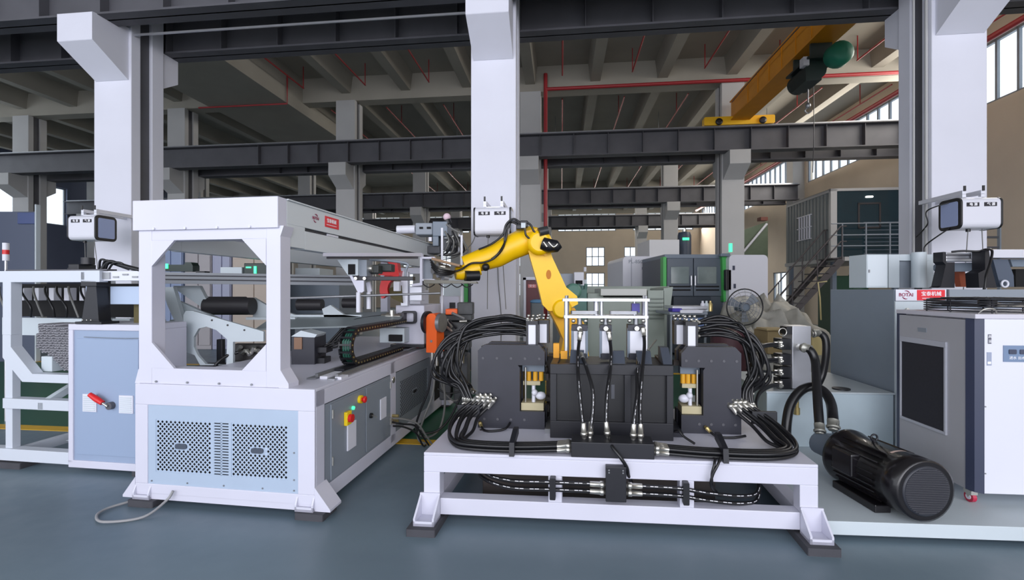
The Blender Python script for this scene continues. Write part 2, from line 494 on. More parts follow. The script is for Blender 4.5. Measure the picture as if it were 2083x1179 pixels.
# red fire pipes
def pipe(pts, r, label, group=None, fr=B, n=8):
    w = MB(fr).tube([fr.w(*p) for p in pts], r, n=n, curve=False)
    return tag(w.build('fire_pipe', REDP), label, 'pipe', group)
um = B.u_at(1102, RP)
pipe([(um + 0.12, RP - 0.05, 8.2), (um + 0.12, RP - 0.05, 0.0)], 0.06, 'red vertical fire pipe riser beside the column behind the middle one')
pipe([(um + 0.12, RP - 0.05, 7.72), (11.55, RP - 0.05, 7.72)], 0.055, 'red horizontal fire pipe along the second ceiling cross beam')
pipe([(11.64, -8.0, 7.62), (11.64, 30.0, 7.62)], 0.075, 'thick red fire main running along the right wall under the ceiling')
for r in range(0, 4):
    for i in range(-4, 6):
        uu = 1.32 + i * S / 3
        if -10 < uu < -7: continue
        if r > 2 : continue
        v0, v1 = r * RP + 1.0, r * RP + RP - 0.7
        w = MB(B)
        w.tube([B.w(uu, v0, 7.82), B.w(uu, v1, 7.82)], 0.022, n=6, curve=False)
        for vv in (v0 + 1.5, v1 - 0.02):
            w.tube([B.w(uu, vv, 7.82), B.w(uu, vv, 8.49)], 0.015, n=5, curve=False)
        tag(w.build('sprinkler_pipe', REDP), 'thin red sprinkler pipe between the ceiling ribs of bay row %s' % ['one', 'two', 'three'][r], 'pipe', 'sprinkler pipes under the ceiling row %d' % (r + 1))
for vv in (-.5, 3.2, 6.9, 10.6):
    w = MB(B).tube([B.w(-7.2, vv, 8.2), B.w(-7.2, vv, 7.3), B.w(-10.2, vv, 7.3)], 0.025, n=6, curve=False)
    tag(w.build('sprinkler_pipe', REDP), 'thin red pipe bending under the wide boxed concrete duct', 'pipe', 'pipes under the boxed duct')
# ceiling lamps between the ribs
for r in (0, 1):
    for i in range(-2, 5):
        uu = 1.05 + i * S / 3
        if i % 2: continue
        t = thing('pendant_lamp', 'small dark bell pendant lamp hanging under the ceiling of bay row %s' % ['one', 'two'][r], 'lamp', B.w(uu, r * RP + 4.2, 7.55), 'pendant lamps row %d' % r)
        MB(B).lathe((uu, r * RP + 4.2, 7.62), (0, 0, 1), [(0, .16), (.03, .165), (.1, .1), (.18, .05), (.2, .03)], 14).build('shade', STEEL, t)
        MB(B).cyl((uu, r * RP + 4.2, 7.8), (uu, r * RP + 4.2, 8.5), 0.012, 6).build('rod', STEEL, t)

# overhead crane
t = thing('bridge_crane', 'orange overhead bridge crane spanning between two runway beams', 'crane', B.w(6.4, 4.0, 6.28))
gu = 6.42
MB(B).box(gu - .2, gu + .2, 0.75, RP - .28, 6.42, 6.98).build('girder', CRANE, t)
w = MB(B); w.box(gu - .26, gu + .26, 0.75, RP - .28, 6.40, 6.43); w.box(gu - .24, gu + .24, 0.75, RP - .28, 6.97, 7.0)
w.build('flange', CRANE, t)
for vv in (RP - .33, 0.79):
    et = MB(B).prism(rrect(gu - 1.0, gu + .95, 6.28, 6.52, .04), 'v', vv - .1, vv + .1)
    e = et.build('end_truck', CRANEY, t)
    for uu in (gu - .6, gu + .6):
        MB(B).lathe((uu, vv - .14, 6.36), (-B.v[0], -B.v[1], 0), [(0, .1), (.02, .1), (.03, .05)], 14).build('wheel', BLACK, e)
w = MB(B)
for i in range(9):
    vv = 1.3 + i * .62
    w.box(gu - .215, gu - .2, vv, vv + .02, 6.43, 6.97)
w.build('stiffener', CRANE, t)
w = MB(B); w.tube([B.w(gu - .35, 0.9, 6.85), B.w(gu - .36, 3, 6.8), B.w(gu - .35, 5, 6.84), B.w(gu - .34, 7, 6.8)], .012, 6)
w.build('cable', BLACK, t)
h = thing('electric_hoist', 'dark green electric hoist hanging from the orange bridge crane', 'hoist', B.w(gu, 3.6, 5.6))
MB(B).cyl((gu - .1, 3.2, 5.88), (gu - .1, 3.95, 5.88), .2, 18).build('drum', HOISTD, h)
MB(B).lathe((gu + .12, 3.0, 5.98), (-B.v[0], -B.v[1], 0), [(0, .2), (.06, .23), (.25, .22), (.32, .16), (.34, .05)], 18).build('motor', HOISTG, h)
MB(B).box(gu - .34, gu - .05, 3.1, 3.7, 5.62, 5.84).build('gearbox', HOISTD, h)
w = MB(B)
for vv in (3.2, 3.85): w.box(gu - .2, gu + .2, vv, vv + .05, 6.05, 6.42)
w.box(gu - .3, gu + .3, 3.1, 4.0, 6.06, 6.1)
w.build('trolley', HOISTD, h)
MB(B).box(gu - .36, gu - .25, 3.15, 3.3, 5.95, 6.12).build('control_box', WHITE2, h)
w = MB(B); w.cyl((gu - .1, 3.5, 5.7), (gu - .1, 3.5, 5.32), .012, 6); w.ball(B.w(gu - .1, 3.5, 5.28), .05, sc=(1, 1, 1.3))
w.tube([B.w(gu - .1, 3.5, 5.24), B.w(gu - .16, 3.5, 5.18), B.w(gu - .1, 3.5, 5.12), B.w(gu - .03, 3.5, 5.17)], .014, 6)
w.build('hook', STEEL, h)
MB(B).tube([B.w(gu + .2, 3.9, 6.3), B.w(gu + .22, 3.9, 5.0), B.w(gu + .2, 3.9, 4.0)], .008, 5).build('pendant_cable', BLACK, h)

# conduits on the right column
cu = S + 0.0
uu = B.u_at(1880, 0.3)
for k, (off, rad) in enumerate(((-0.02, .018), (-0.1, .012))):
    w = MB(B).cyl((S + off, 0.06 + .1 * k, 1.7), (S + off, 0.06 + .1 * k, 5.6), rad, 8)
    tag(w.build('conduit', CONCF), ['pale conduit tube running up the left flank of the right column', 'thin cable tube beside the conduit on the right column'][k], 'conduit')
# ------------------------------------------------------------------ shared small builders
def perf_panel(fr, axis, fixed, a0, a1, z0, z1, regions, th, parent, material, name='perforated_panel', slots=None, handles=()):
    """sheet with diamond holes cut through (lattice of hollow diamonds) in each region (a0,a1,z0,z1,pitch)"""
    w = MB(fr)
    def bx(x0, x1, y0, y1, d0=0.0, d1=None):
        d1 = th if d1 is None else d1
        if axis == 'u': w.box(x0, x1, fixed + d0, fixed + d1, y0, y1)
        else: w.box(fixed + d0, fixed + d1, x0, x1, y0, y1)
    holes = [(r[0], r[1], r[2], r[3]) for r in regions] + ([slots[:4]] if slots else [])
    A = sorted(set([a0, a1] + [x for o in holes for x in (o[0], o[1])])); Z = sorted(set([z0, z1] + [x for o in holes for x in (o[2], o[3])]))
    for i in range(len(A) - 1):
        for j in range(len(Z) - 1):
            ca, cz = (A[i] + A[i + 1]) / 2, (Z[j] + Z[j + 1]) / 2
            if any(o[0] < ca < o[1] and o[2] < cz < o[3] for o in holes): continue
            bx(A[i], A[i + 1], Z[j], Z[j + 1])
    for (x0, x1, y0, y1, p) in regions:
        nx = max(2, int(round((x1 - x0) / p))); ny = max(2, int(round((y1 - y0) / p)))
        px, py = (x1 - x0) / nx, (y1 - y0) / ny
        d = th * 0.5
        def pt(a, z): return (a, fixed + d, z) if axis == 'u' else (fixed + d, a, z)
        for i in range(2 * nx + 1):
            for j in range(2 * ny + 1):
                if (i + j) % 2: continue
                cx, cz = x0 + i * px / 2, y0 + j * py / 2
                edge = i in (0, 2 * nx) or j in (0, 2 * ny)
                near = any(abs(cx - h[0]) < h[2] and abs(cz - h[1]) < h[3] for h in handles)
                O = [(cx - px / 2, cz), (cx, cz - py / 2), (cx + px / 2, cz), (cx, cz + py / 2)]
                O = [(min(max(q[0], x0), x1), min(max(q[1], y0), y1)) for q in O]
                if edge or near:
                    w.add([pt(*q) for q in O], [(0, 1, 2, 3)])
                else:
                    I = [(cx + (q[0] - cx) * .62, cz + (q[1] - cz) * .62) for q in O]
                    w.add([pt(*q) for q in O + I], [(k, (k + 1) % 4, (k + 1) % 4 + 4, k + 4) for k in range(4)])
    if slots:
        x0, x1, y0, y1, n = slots
        xm = (x0 + x1) / 2
        bx(xm - .006, xm + .006, y0, y1)
        dz = (y1 - y0) / n
        for i in range(n + 1):
            zc = y0 + i * dz
            bx(x0, x1, max(y0, zc - dz * .3), min(y1, zc + dz * .3))
    return w.build(name, material, parent)

def hexring(w, fr, u, v, z, r, axis='v', t=.008):
    pass

def foot_bracket(fr, u, v, z0, z1, w, dirv=-1, out=.13):
    """flared machine foot: two triangular cheeks and a sole, open to the front"""
    m = MB(fr)
    va, vb = v, v + dirv * out
    for uu in (u, u + w - .012):
        m.prism([(va, z0), (vb, z0), (vb, z0 + .045), (va, z1)], 'u', uu, uu + .012)
    m.box(u, u + w, min(va, vb), max(va, vb), z0, z0 + .016)
    m.box(u, u + w, min(vb, vb - dirv * .01), max(vb, vb - dirv * .01), z0, z0 + .03)
    m.box(u, u + w, min(va, va + dirv * .012), max(va, va + dirv * .012), z0, z1)
    return m

def bolts(fr, pts, axis, r, h, parent, m=CHROME, name='bolt'):
    first = None
    for (u, v, z) in pts:
        d = {'v': Vector((-fr.v[0], -fr.v[1], 0)), 'u': UDIR(fr), 'z': ZUP}[axis]
        p = fr.w(u, v, z)
        if first is None:
            first = MB(fr).cyl(p, p + d * h, r, 6, raw=True).build(name, m, parent); p0 = p
        else:
            c = first.copy(); COL.objects.link(c); c.location = p - p0

def logo_plate(parent, pos, x, n, L, H, wide=True, plate=True):
    """white plate with the maker's lettering and the red field beside it"""
    x = Vector(x).normalized(); n = Vector(n).normalized()
    def quad(a0, a1, z0, z1, d, m, name):
        w = MB(W)
        c = [pos + x * a + ZUP * z + n * dd for dd in (0, d) for a, z in ((a0, z0), (a1, z0), (a1, z1), (a0, z1))]
        w.add(c, [(0, 1, 2, 3), (7, 6, 5, 4), (0, 4, 5, 1), (1, 5, 6, 2), (2, 6, 7, 3), (3, 7, 4, 0)], raw=True)
        return w.build(name, m, parent)
    if plate: quad(0, L, 0, H, .002, WHITE2, 'sign_plate')
    lx = L * (.27 if wide else .22)
    quad(L * (.42 if wide else .48), L * .97, H * .04 if wide else 0.0, H * .96 if wide else H, .0035, REDS, 'sign_field')
    f = pos + n * .0045
    text('BOTAI', parent, f + x * lx * .75 + ZUP * H * .52, x, ZUP, H * (.42 if wide else .34), MAROON, bold=.0006)
    w = MB(W)
    c = pos + x * lx * .75 + ZUP * H * .52 + n * .004
    for a0, a1 in ((25, 120), (205, 300)):
        pts = [c + x * math.cos(math.radians(a)) * H * .33 + ZUP * math.sin(math.radians(a)) * H * .36 for a in range(a0, a1, 12)]
        w.tube(pts, [H * .015 + H * .03 * math.sin(PI * i / (len(pts) - 1)) for i in range(len(pts))], 5, curve=False)
    w.build('emblem', MAROON, parent)
    text('宝泰机械', parent, f + x * L * .70 + ZUP * H * .60, x, ZUP, H * .42, WHITEINK, bold=.0004)
    w = MB(W)
    c = [pos + x * a + ZUP * z + n * .0042 for a, z in ((L * .52, H * .2), (L * .88, H * .2), (L * .88, H * .25), (L * .52, H * .25))]
    w.add(c, [(0, 1, 2, 3)], raw=True); w.build('underline', WHITEINK, parent)

# ------------------------------------------------------------------ left cantilever frame machine
M = Frame(-1.298, 2.99, 8.4)
MW, ML, MT = 1.36, 3.3, 0.845
m = thing('tube_feeding_machine', 'large white tube feeding machine with open gantry frame over a cabinet base', 'machine', M.w(-.68, 1.6, 0))
w = MB(M)
# carcass: closed box with recesses for panels
f = .004
w.box(-MW, 0, 0, .02, .08, .15); w.box(-MW, 0, 0, .02, .70, MT)
w.box(-MW, -MW + .1, 0, .02, .15, .70); w.box(-.12, 0, 0, .02, .15, .70)
w.box(-MW, 0, 0.02, ML, MT - .02, MT)
for (v0, v1) in ((0.02, .12), (1.22, 1.34), (2.35, 2.5), (3.2, ML)):
    w.box(-.02, 0, v0, v1, .08, MT - .02)
w.box(-.02, 0, .02, ML, .08, .155); w.box(-.02, 0, .02, ML, .72, MT - .02)
w.box(-MW, -MW + .02, .02, ML, .08, MT - .02); w.box(-MW, 0, ML - .02, ML, .08, MT - .02)
w.build('base', WHITE, m, bevel=.004)
w = MB(M); w.box(-MW + .02, -.03, .1, ML - .03, .09, MT - .03)
w.build('inner_body', NEARBLACK, m)  # dark filling paints the unlit interior behind the perforations
zt = M.z_at(850, -.9, 0); 
perf_panel(M, 'u', .006, -MW + .1, -.12, .15, .70,
           [(-1.20, -.765, .235, .60, .0335), (-.615, -.195, .235, .60, .0335)], .006, m, mat('panel_blue_grey', (168, 184, 204), .42, noise=.04),
           slots=(-.745, -.635, .235, .60, 19), handles=((-1.0, .42, .065, .028), (-.42, .42, .065, .028)))
for hu in (-1.0, -.42):
    w = MB(M).prism(rrect(hu - .045, hu + .045, .402, .438, .016), 'v', .0, .012)
    w.build('handle_recess', mat('recess_grey', (70, 78, 92), .5), m)
bolts(M, [(-1.23, .006, .17), (-.95, .006, .17), (-.67, .006, .17), (-.38, .006, .17), (-.15, .006, .17), (-.15, .006, .24), (-.15, .006, .42)], 'v', .006, .004, m, STEEL, 'panel_screw')
# side doors
w = MB(M); w.box(-.006, -.002, .13, 1.22, .155, .715); dp = w.build('door_surround', MIDGREY, m)
for k, (v0, v1) in enumerate(((.19, .70), (.72, 1.2))):
    d = MB(M).box(-.002, .008, v0, v1, .18 if k else .17, .70).build('door', MIDGREY, m, bevel=.003)
    b0 = Vector(d['_b'])
    if k == 0:
        MB(M).box(.008, .02, .40, .53, .30, .50).build('label_plate', WHITE2, d, bevel=.003)
        MB(M).box(.008, .035, .36, .43, .50, .60).build('switch_body', YELLOWP, d, bevel=.004)
        MB(M).cyl((.035, .395, .55), (.06, .395, .55), .03, 14).build('switch_knob', RED, d)
        MB(M).cyl((.008, .49, .60), (.022, .49, .60), .014, 12).build('indicator_lamp', GREENLED, d)
        MB(M).cyl((.008, .60, .64), (.03, .60, .64), .032, 14).build('stop_collar', YELLOWP, d)
        MB(M).lathe(M.w(.03, .60, .64), UDIR(M), [(0, .014), (.015, .014), (.016, .026), (.03, .026), (.034, .018)], 14, raw=True).build('stop_button', RED, d)
    else:
        MB(M).box(.008, .018, .97, 1.09, .37, .55).build('vent_plate', WHITE2, d, bevel=.003)
        MB(M).cyl((.008, .79, .46), (.024, .79, .46), .022, 12).build('lock', PLAST, d)
        MB(M).cyl((.024, .79, .46), (.07, .775, .455), .006, 8).build('handle', CHROME, d)
    for z in (.27, .60):
        vv = v0 + .012 if k == 0 else v1 - .012
        MB(M).cyl((.012, vv, z), (.012, vv, z + .06), .007, 8).build('hinge', CHROME, d)
perf_panel(M, 'v', -.006, 1.34, 2.35, .155, .715, [(1.45, 2.25, .25, .62, .036)], .005, m, MIDGREY, handles=((1.85, .43, .06, .03),))
w = MB(M).prism(rrect(1.805, 1.895, .415, .445, .014), 'u', -.004, .003); w.build('handle_recess', NEARBLACK, m)
MB(M).lathe((0, 1.28, .66), UDIR(M), [(0, .03), (.006, .03), (.007, .018)], 14).build('cable_gland', CHROME, m)
# feet
for (u, lab) in ((-MW, 0), (-.13, 1)):
    foot_bracket(M, u, 0.03, .045, .2, .13, -1, .05).build('foot', WHITE, m)
w = MB(M); 
w.prism([(0, .045), (.11, .045), (.11, .06), (0, .2)], 'v', .0, .14)
w.prism([(-MW, .045), (-MW - .1, .045), (-MW - .1, .06), (-MW, .19)], 'v', .0, .14)
w.prism([(0, .045), (.11, .045), (.11, .06), (0, .2)], 'v', 2.8, 2.95)
w.box(-MW, 0, 0, ML, .045, .085)
w.build('foot_gusset', WHITE, m)
for (u, v) in ((-MW + .02, -.06), (-.08, -.06), (-.1, 2.85), (-MW, 2.85)):
    MB(M).prism(rrect(u - .04, u + .16, v + .02, v + .2, .01), 'z', 0, .045).build('rubber_pad', PAD, m)
# gantry posts: front pair and rear pair
GU0, GU1 = -1.345, -.255
for u0 in (GU0, GU1 - .105): MB(M).box(u0, u0 + .105, .012, .122, MT, 1.93).build('gantry_post', WHITE, m, bevel=.005)
MB(M).box(GU0 + .104, GU1 - .104, .014, .12, 1.845, 1.93).build('cross_rail', WHITE, m, bevel=.003)
MB(M).box(GU0 + .104, GU1 - .104, .014, .12, MT, .955).build('cross_rail', WHITE, m, bevel=.003)
MB(M).box(-.98, -.88, 3.15, 3.25, MT, 1.93).build('gantry_post', WHITE, m, bevel=.005)
MB(M).box(GU0, GU1, 3.12, 3.25, 1.72, 1.80).build('cross_rail', WHITE, m)
# corner gussets flush in the opening
a0, a1, b0, b1 = GU0 + .105, GU1 - .105, .955, 1.845
for (cu, cz, su, sz) in ((a0, b1, 1, -1), (a1, b1, -1, -1), (a0, b0, 1, 1), (a1, b0, -1, 1)):
    MB(M).prism([(cu, cz), (cu + su * .18, cz), (cu, cz + sz * .18)], 'v', .012, .03).build('corner_gusset', WHITE, m)
# flared post foot and head on the right flank
v0 = .012
MB(M).prism([(GU1 - .01, MT), (GU1 + .06, MT), (GU1 + .06, MT + .03), (GU1, MT + .12), (GU1 - .01, MT + .12)], 'v', v0, v0 + .11).build('post_flare', WHITE, m)
MB(M).prism([(GU1 - .01, 1.93), (GU1 + .025, 1.93), (GU1, 1.86), (GU1 - .01, 1.86)], 'v', v0, v0 + .11).build('post_flare', WHITE, m)
MB(M).prism([(GU0 + .01, MT), (GU0 - .03, MT), (GU0, MT + .1), (GU0 + .01, MT + .1)], 'v', v0, v0 + .11).build('post_flare', WHITE, m)
# header: front box, two side rails with the long slot
HU0, HU1 = -1.375, -.262
w = MB(M)
w.box(HU0, HU1, -.005, .09, 1.915, 2.125)
w.build('header_front', WHITE, m, bevel=.004)
for (u0, u1) in ((HU1 - .09, HU1), (HU0, HU0 + .09)):
    w = MB(M)
    w.box(u0, u1, .09, ML, 1.955, 2.115)
    w.box(u0 - .004, u1 + .014, .09, ML, 2.115, 2.125)
    w.box(u0, u1, .09, .30, 1.8, 1.955)
    w.box(u0, u1, .30, ML, 1.795, 1.93)
    w.build('side_rail', mat('side_pale_grey', (206, 212, 216), .45), m, bevel=.002)
MB(M).box(HU1 - .08, HU1 - .02, .3, ML - .01, 1.925, 1.96).build('side_slot', mat('slot_shade', (58, 60, 66), .6), m)  # dark insert paints the shade inside the long slot
MB(M).box(HU1 - .02, HU1 - .008, .62, .78, 1.934, 1.95).build('slot_lamp', WHITE2, m)
w = MB(M); w.box(HU0 + .09, HU1 - .09, .09, .5, 2.1, 2.115); w.box(HU0 + .09, HU1 - .09, 2.9, ML, 1.95, 2.1)
w.build('top_plate', WHITE, m)
bolts(M, [(-1.2 + i * .245, .0, 1.925) for i in range(4)], 'v', .009, .014, m, WHITE2, 'bolt')
bolts(M, [(-1.2 + i * .245, .01, .862) for i in range(4)], 'v', .008, .006, m, STEEL, 'bolt')
logo_plate(m, M.w(HU1 + .0005, .36, 2.0), VDIR(M), UDIR(M), .42, .085, wide=False, plate=False)
# rail pair on the right side of the base top
for uu in (-.22, -.06):
    w = MB(M); w.box(uu - .012, uu + .012, .38, 3.1, MT + .012, MT + .03); w.box(uu - .03, uu + .03, .3, 3.15, MT, MT + .012)
    w.build('linear_guide', STEEL, m)
w = MB(M); w.box(-.17, -.11, .34, .55, MT, MT + .02); w.box(-.05, 0, .34, .44, MT, MT + .018)
w.build('stop_block', WHITE2, m)

# power cord on the floor
w = MB(W).tube([P(352, 998, 3.12) , (P(338, 1018, 3.1)), Vector((-2.42, 2.98, .012)), Vector((-2.62, 2.92, .012)), Vector((-2.74, 3.0, .012)), Vector((-2.76, 3.1, .012)), Vector((-2.68, 3.22, .012)), Vector((-2.6, 3.3, .03))], .0085, 8)
tag(w.build('power_cord', mat('grey_cord', (150, 150, 152), .5)), 'grey power cord looping on the floor by the left foot of the white gantry machine', 'cord')

# ------------------------------------------------------------------ carriage, drag chain, bending head on the machine
c = thing('bending_carriage', 'white boxy carriage on red guide blocks with a hydraulic valve on its face', 'machine part', M.w(-.2, 2.3, MT + .03))
w = MB(M); w.box(-.30, .03, 2.05, 2.75, .90, 1.33); w.build('housing', WHITE, c, bevel=.008)
MB(M).box(-.34, .05, 2.0, 2.8, .872, .90).build('slide_plate', BLACK, c)
for (u, v) in ((-.22, 2.03), (-.06, 2.03), (-.22, 2.6), (-.06, 2.6)):
    MB(M).box(u - .035, u + .035, v, v + .11, MT + .02, .872).build('guide_block', REDS, c, bevel=.004)
w = MB(M); w.box(-.42, -.14, 1.9, 2.05, .93, 1.09); w.build('junction_box', PALE, c, bevel=.005)
w = MB(M); w.box(-.30, -.16, 1.86, 1.9, .95, 1.02); w.build('connector_port', NEARBLACK, c)
w = MB(M); w.cyl((-.42, 1.97, 1.2), (-.2, 1.97, 1.2), .045, 12); w.cyl((-.36, 1.97, 1.2), (-.3, 1.97, 1.2), .062, 12); w.cyl((-.3, 1.95, 1.28), (-.3, 1.95, 1.12), .03, 10)
w.build('valve_body', CHROME, c)
w = MB(M); w.ring_prism(rrect(-.21, -.05, 1.13, 1.27, .03), rrect(-.19, -.07, 1.15, 1.25, .02), 'v', 1.99, 2.05); w.build('guard_ring', BLACK, c)
w = MB(M); w.box(-.24, -.17, 1.96, 2.05, 1.15, 1.25); w.build('solenoid', mat('dark_grey_plastic', (70, 66, 72), .5), c)
w = MB(M)
for k in range(4):
    w.tube([M.w(-.42, 1.95, 1.18 + k * .012), M.w(-.55, 1.85, 1.2), M.w(-.66, 1.7, 1.1 + k * .02), M.w(-.75 - .03 * k, 1.6, .95)], .012, 6)
w.build('hose', RUBBER, c)
w = MB(M); w.box(-.28, -.14, 2.4, 2.7, 1.33, 1.5); w.build('rear_box', ALUW, c, bevel=.006)
w = MB(M); w.cyl((-.21, 2.39, 1.42), (-.21, 2.37, 1.42), .035, 14); w.build('port', PLAST, c)
w = MB(M); w.box(-.06, .2, 2.9, 3.1, .9, 1.42); w.build('column_box', WHITE, c, bevel=.006)
w = MB(M); w.box(.08, .15, 2.87, 2.9, 1.24, 1.34); w.build('switch', PLAST, c)

# energy chain: lower run on the base, U-bend, upper run to the carriage
ch = thing('drag_chain', 'black cable drag chain looping in a U beside the white carriage', 'cable chain', M.w(-.17, 1.4, MT + .03))
def chain_path(t):
    """0..1 lower run, bend, upper run in (v,z)"""
    L1, R, L2 = .95, .14, 1.05
    s = t * (L1 + PI * R + L2)
    v0 = 0.86
    if s < L1: return v0 + (L1 - s), .885, PI
    s -= L1
    if s < PI * R:
        a = s / R
        return v0 - R * math.sin(a), .885 + R - R * math.cos(a), PI - a
    s -= PI * R
    return v0 + s, .885 + 2 * R, 0.0
first = None; N = 46
for i in range(N):
    v, z, a = chain_path((i + .5) / N)
    w = MB(W)
    ca, sa = math.cos(a), math.sin(a)
    def q(u, dv, dz): return M.w(u, v + dv * ca - dz * sa, z + dv * sa + dz * ca)
    hl, hh = .027, .024
    for (u0, u1, h) in ((-.225, -.215, hh), (-.125, -.115, hh), (-.22, -.12, .005)):
        for zz in ((0,) if h == hh else (-.02, .02)):
            pts = [q(u0, -hl * .9, zz - h), q(u1, -hl * .9, zz - h), q(u1, hl * .9, zz - h), q(u0, hl * .9, zz - h), q(u0, -hl * .9, zz + h), q(u1, -hl * .9, zz + h), q(u1, hl * .9, zz + h), q(u0, hl * .9, zz + h)]
            if h != hh:
                pts = [q(u0, -.008, zz - h), q(u1, -.008, zz - h), q(u1, .008, zz - h), q(u0, .008, zz - h), q(u0, -.008, zz + h), q(u1, -.008, zz + h), q(u1, .008, zz + h), q(u0, .008, zz + h)]
            w.add(pts, [(0, 3, 2, 1), (4, 5, 6, 7), (0, 1, 5, 4), (1, 2, 6, 5), (2, 3, 7, 6), (3, 0, 4, 7)], raw=True)
    lk = w.build('link', PLAST, ch)
    p = q(-.1145, 0, 0)
    MB(W).cyl(p, p + UDIR(M) * .003, .008, 8, raw=True).build('link_pin', BRASS, lk)
pp = [chain_path(x / 20) for x in range(5, 21)]
w = MB(W)
for k in range(4): w.tube([M.w(-.2 + k * .022, v, z) for v, z, a in pp], .009, 6, curve=False)
w.build('cable', mat('green_cable', (40, 92, 78), .5), ch)
w = MB(M); w.box(-.2, -.12, .6, .86, MT + .012, MT + .03); w.build('chain_tray', BLACK, ch)

# orange arm
oa = thing('tube_bender', 'orange upright bending arm with rounded top at the end of the white base', 'machine part', M.w(.1, 2.0, .8))
Yo = 4.75
r0 = lambda px: (px - CX) / FPX * Yo
cxo = (r0(866) + r0(889)) / 2; hw = (r0(890) - r0(866)) / 2
zt, zb = CH - (637 - CY) * Yo / FPX, CH - (717 - CY) * Yo / FPX
A = Frame(cxo, Yo, 20)
poly = [(-hw, zb), (hw, zb)] + [(hw * math.cos(math.radians(a)), zt - hw + hw * math.sin(math.radians(a))) for a in range(0, 181, 15)]
oa['_b'] = tuple(A.w(0, 0, zb)); oa.location = A.w(0, 0, zb)
MB(A).prism(poly, 'v', 0, .16).build('arm', ORANGE, oa, bevel=.006)
w = MB(A); w.cyl((-hw - .0, .06, zt - .1), (-hw - .035, .06, zt - .1), .12, 22); w.build('pivot_disc', BLACK, oa)
w = MB(A); w.cyl((hw, .06, zt - .1), (hw + .04, .06, zt - .1), .1, 22); w.build('pivot_disc', STEEL, oa)
MB(A).cyl((0, 0, zb + .12), (0, -.005, zb + .12), .014, 12).build('bolt', STEEL, oa)
w = MB(A); w.cyl((-hw * .3, .05, zb), (-hw * .3, .05, zb - .18), .02, 10); w.cyl((hw * .6, .05, zb), (hw * .6, .05, zb - .14), .016, 10); w.build('strut', CHROME, oa)
# dark bending head behind the arm
bh = thing('bender_turret', 'dark cluttered steel bending head with a second orange cap behind the orange arm', 'machine part', P(925, 760, 5.1))
w = MB(W)
def pb(x0, x1, y0, y1, Y, d): 
    a = P(x0, y1, Y); b = P(x1, y0, Y); w.box(a.x, b.x, Y, Y + d, a.z, b.z, raw=True)
pb(893, 955, 655, 712, 5.1, .3); pb(903, 940, 712, 735, 5.2, .2); pb(885, 960, 640, 652, 5.2, .3); pb(930, 962, 615, 640, 5.2, .2)
w.build('body', mat('head_dark', (62, 64, 66), .5, noise=.4, nscale=14), bh, bevel=.01)
w = MB(W); a = P(906, 640, 5.15); b = P(930, 628, 5.15); w.box(a.x, b.x, 5.15, 5.35, a.z, b.z, raw=True); w.build('cap', ORANGE, bh, bevel=.01)
for k in range(16):
    x = 890 + random.random() * 65; y = 640 + random.random() * 60
    p = P(x, y, 5.06)
    d = Vector((random.uniform(-1, 1), -.3, random.uniform(-.6, .8))).normalized()
    MB(W).cyl(p, p + d * random.uniform(.06, .16), random.uniform(.01, .022), 8, raw=True).build('fitting', random.choice([CHROME, STEEL, BLACK]), bh)
w = MB(W)
a, b = P(915, 820, 5.1), P(945, 735, 5.1)
w.box(P(892, 0, 5.1).x, P(915, 0, 5.1).x, 5.15, 5.4, .25, .72, raw=True); w.box(P(920, 0, 5.1).x, P(950, 0, 5.1).x, 5.2, 5.5, .2, .75, raw=True)
w.build('leg', mat('head_leg_grey', (78, 80, 84), .6, noise=.2), bh, bevel=.015)
w = MB(W)
for x in (884, 918, 932, 941): w.cyl(P(x, 738, 5.05), P(x, 712, 5.05), .018, 10, raw=True)
w.build('piston', CHROME, bh)
# cables hanging from the bending head and the side connectors of the base
CABG = mat('grey_cable_jacket', (112, 112, 110), .5)
specs = [([(880, 735), (872, 790), (855, 835), (846, 870), (858, 905)], 4.4), ([(885, 740), (880, 800), (862, 850), (850, 890), (866, 920)], 4.4),
         ([(940, 800), (915, 850), (890, 875), (860, 880), (850, 862)], 4.5), ([(900, 760), (905, 820), (895, 870), (872, 890), (855, 885)], 4.6),
         ([(798, 858), (820, 862), (845, 866), (862, 890), (872, 912)], 4.3), ([(798, 850), (825, 853), (850, 862), (866, 885), (880, 915)], 4.35),
         ([(800, 866), (822, 868), (846, 880), (860, 905), (866, 918)], 4.25), ([(895, 745), (900, 790), (925, 815), (950, 795)], 4.9), ([(890, 790), (910, 800), (940, 795)], 4.9)]
for i, (ps, Y) in enumerate(specs):
    pts = []
    for j, q in enumerate(ps):
        YY = Y
        if i in (4, 5, 6): YY = 4.05 + .08 * j
        p = P(q[0], q[1], YY); p.z = max(p.z, .012); pts.append(p)
    o = MB(W).tube(pts, .011 if i < 4 else .009, 7).build('machine_cable', CABG if i % 2 else RUBBER)
    tag(o, 'cable hanging in loops between the orange arm and the hydraulic table' if i not in (4, 5, 6) else 'cable plugged into the side of the white machine base', 'cable', 'cables at the orange arm' if i not in (4, 5, 6) else 'cables at the base connectors')
w = MB(M)
for z in (.27, .30, .33): w.cyl((0, 1.26, z), (.06, 1.26, z), .014, 8)
w.build('connector', BRASS, m)
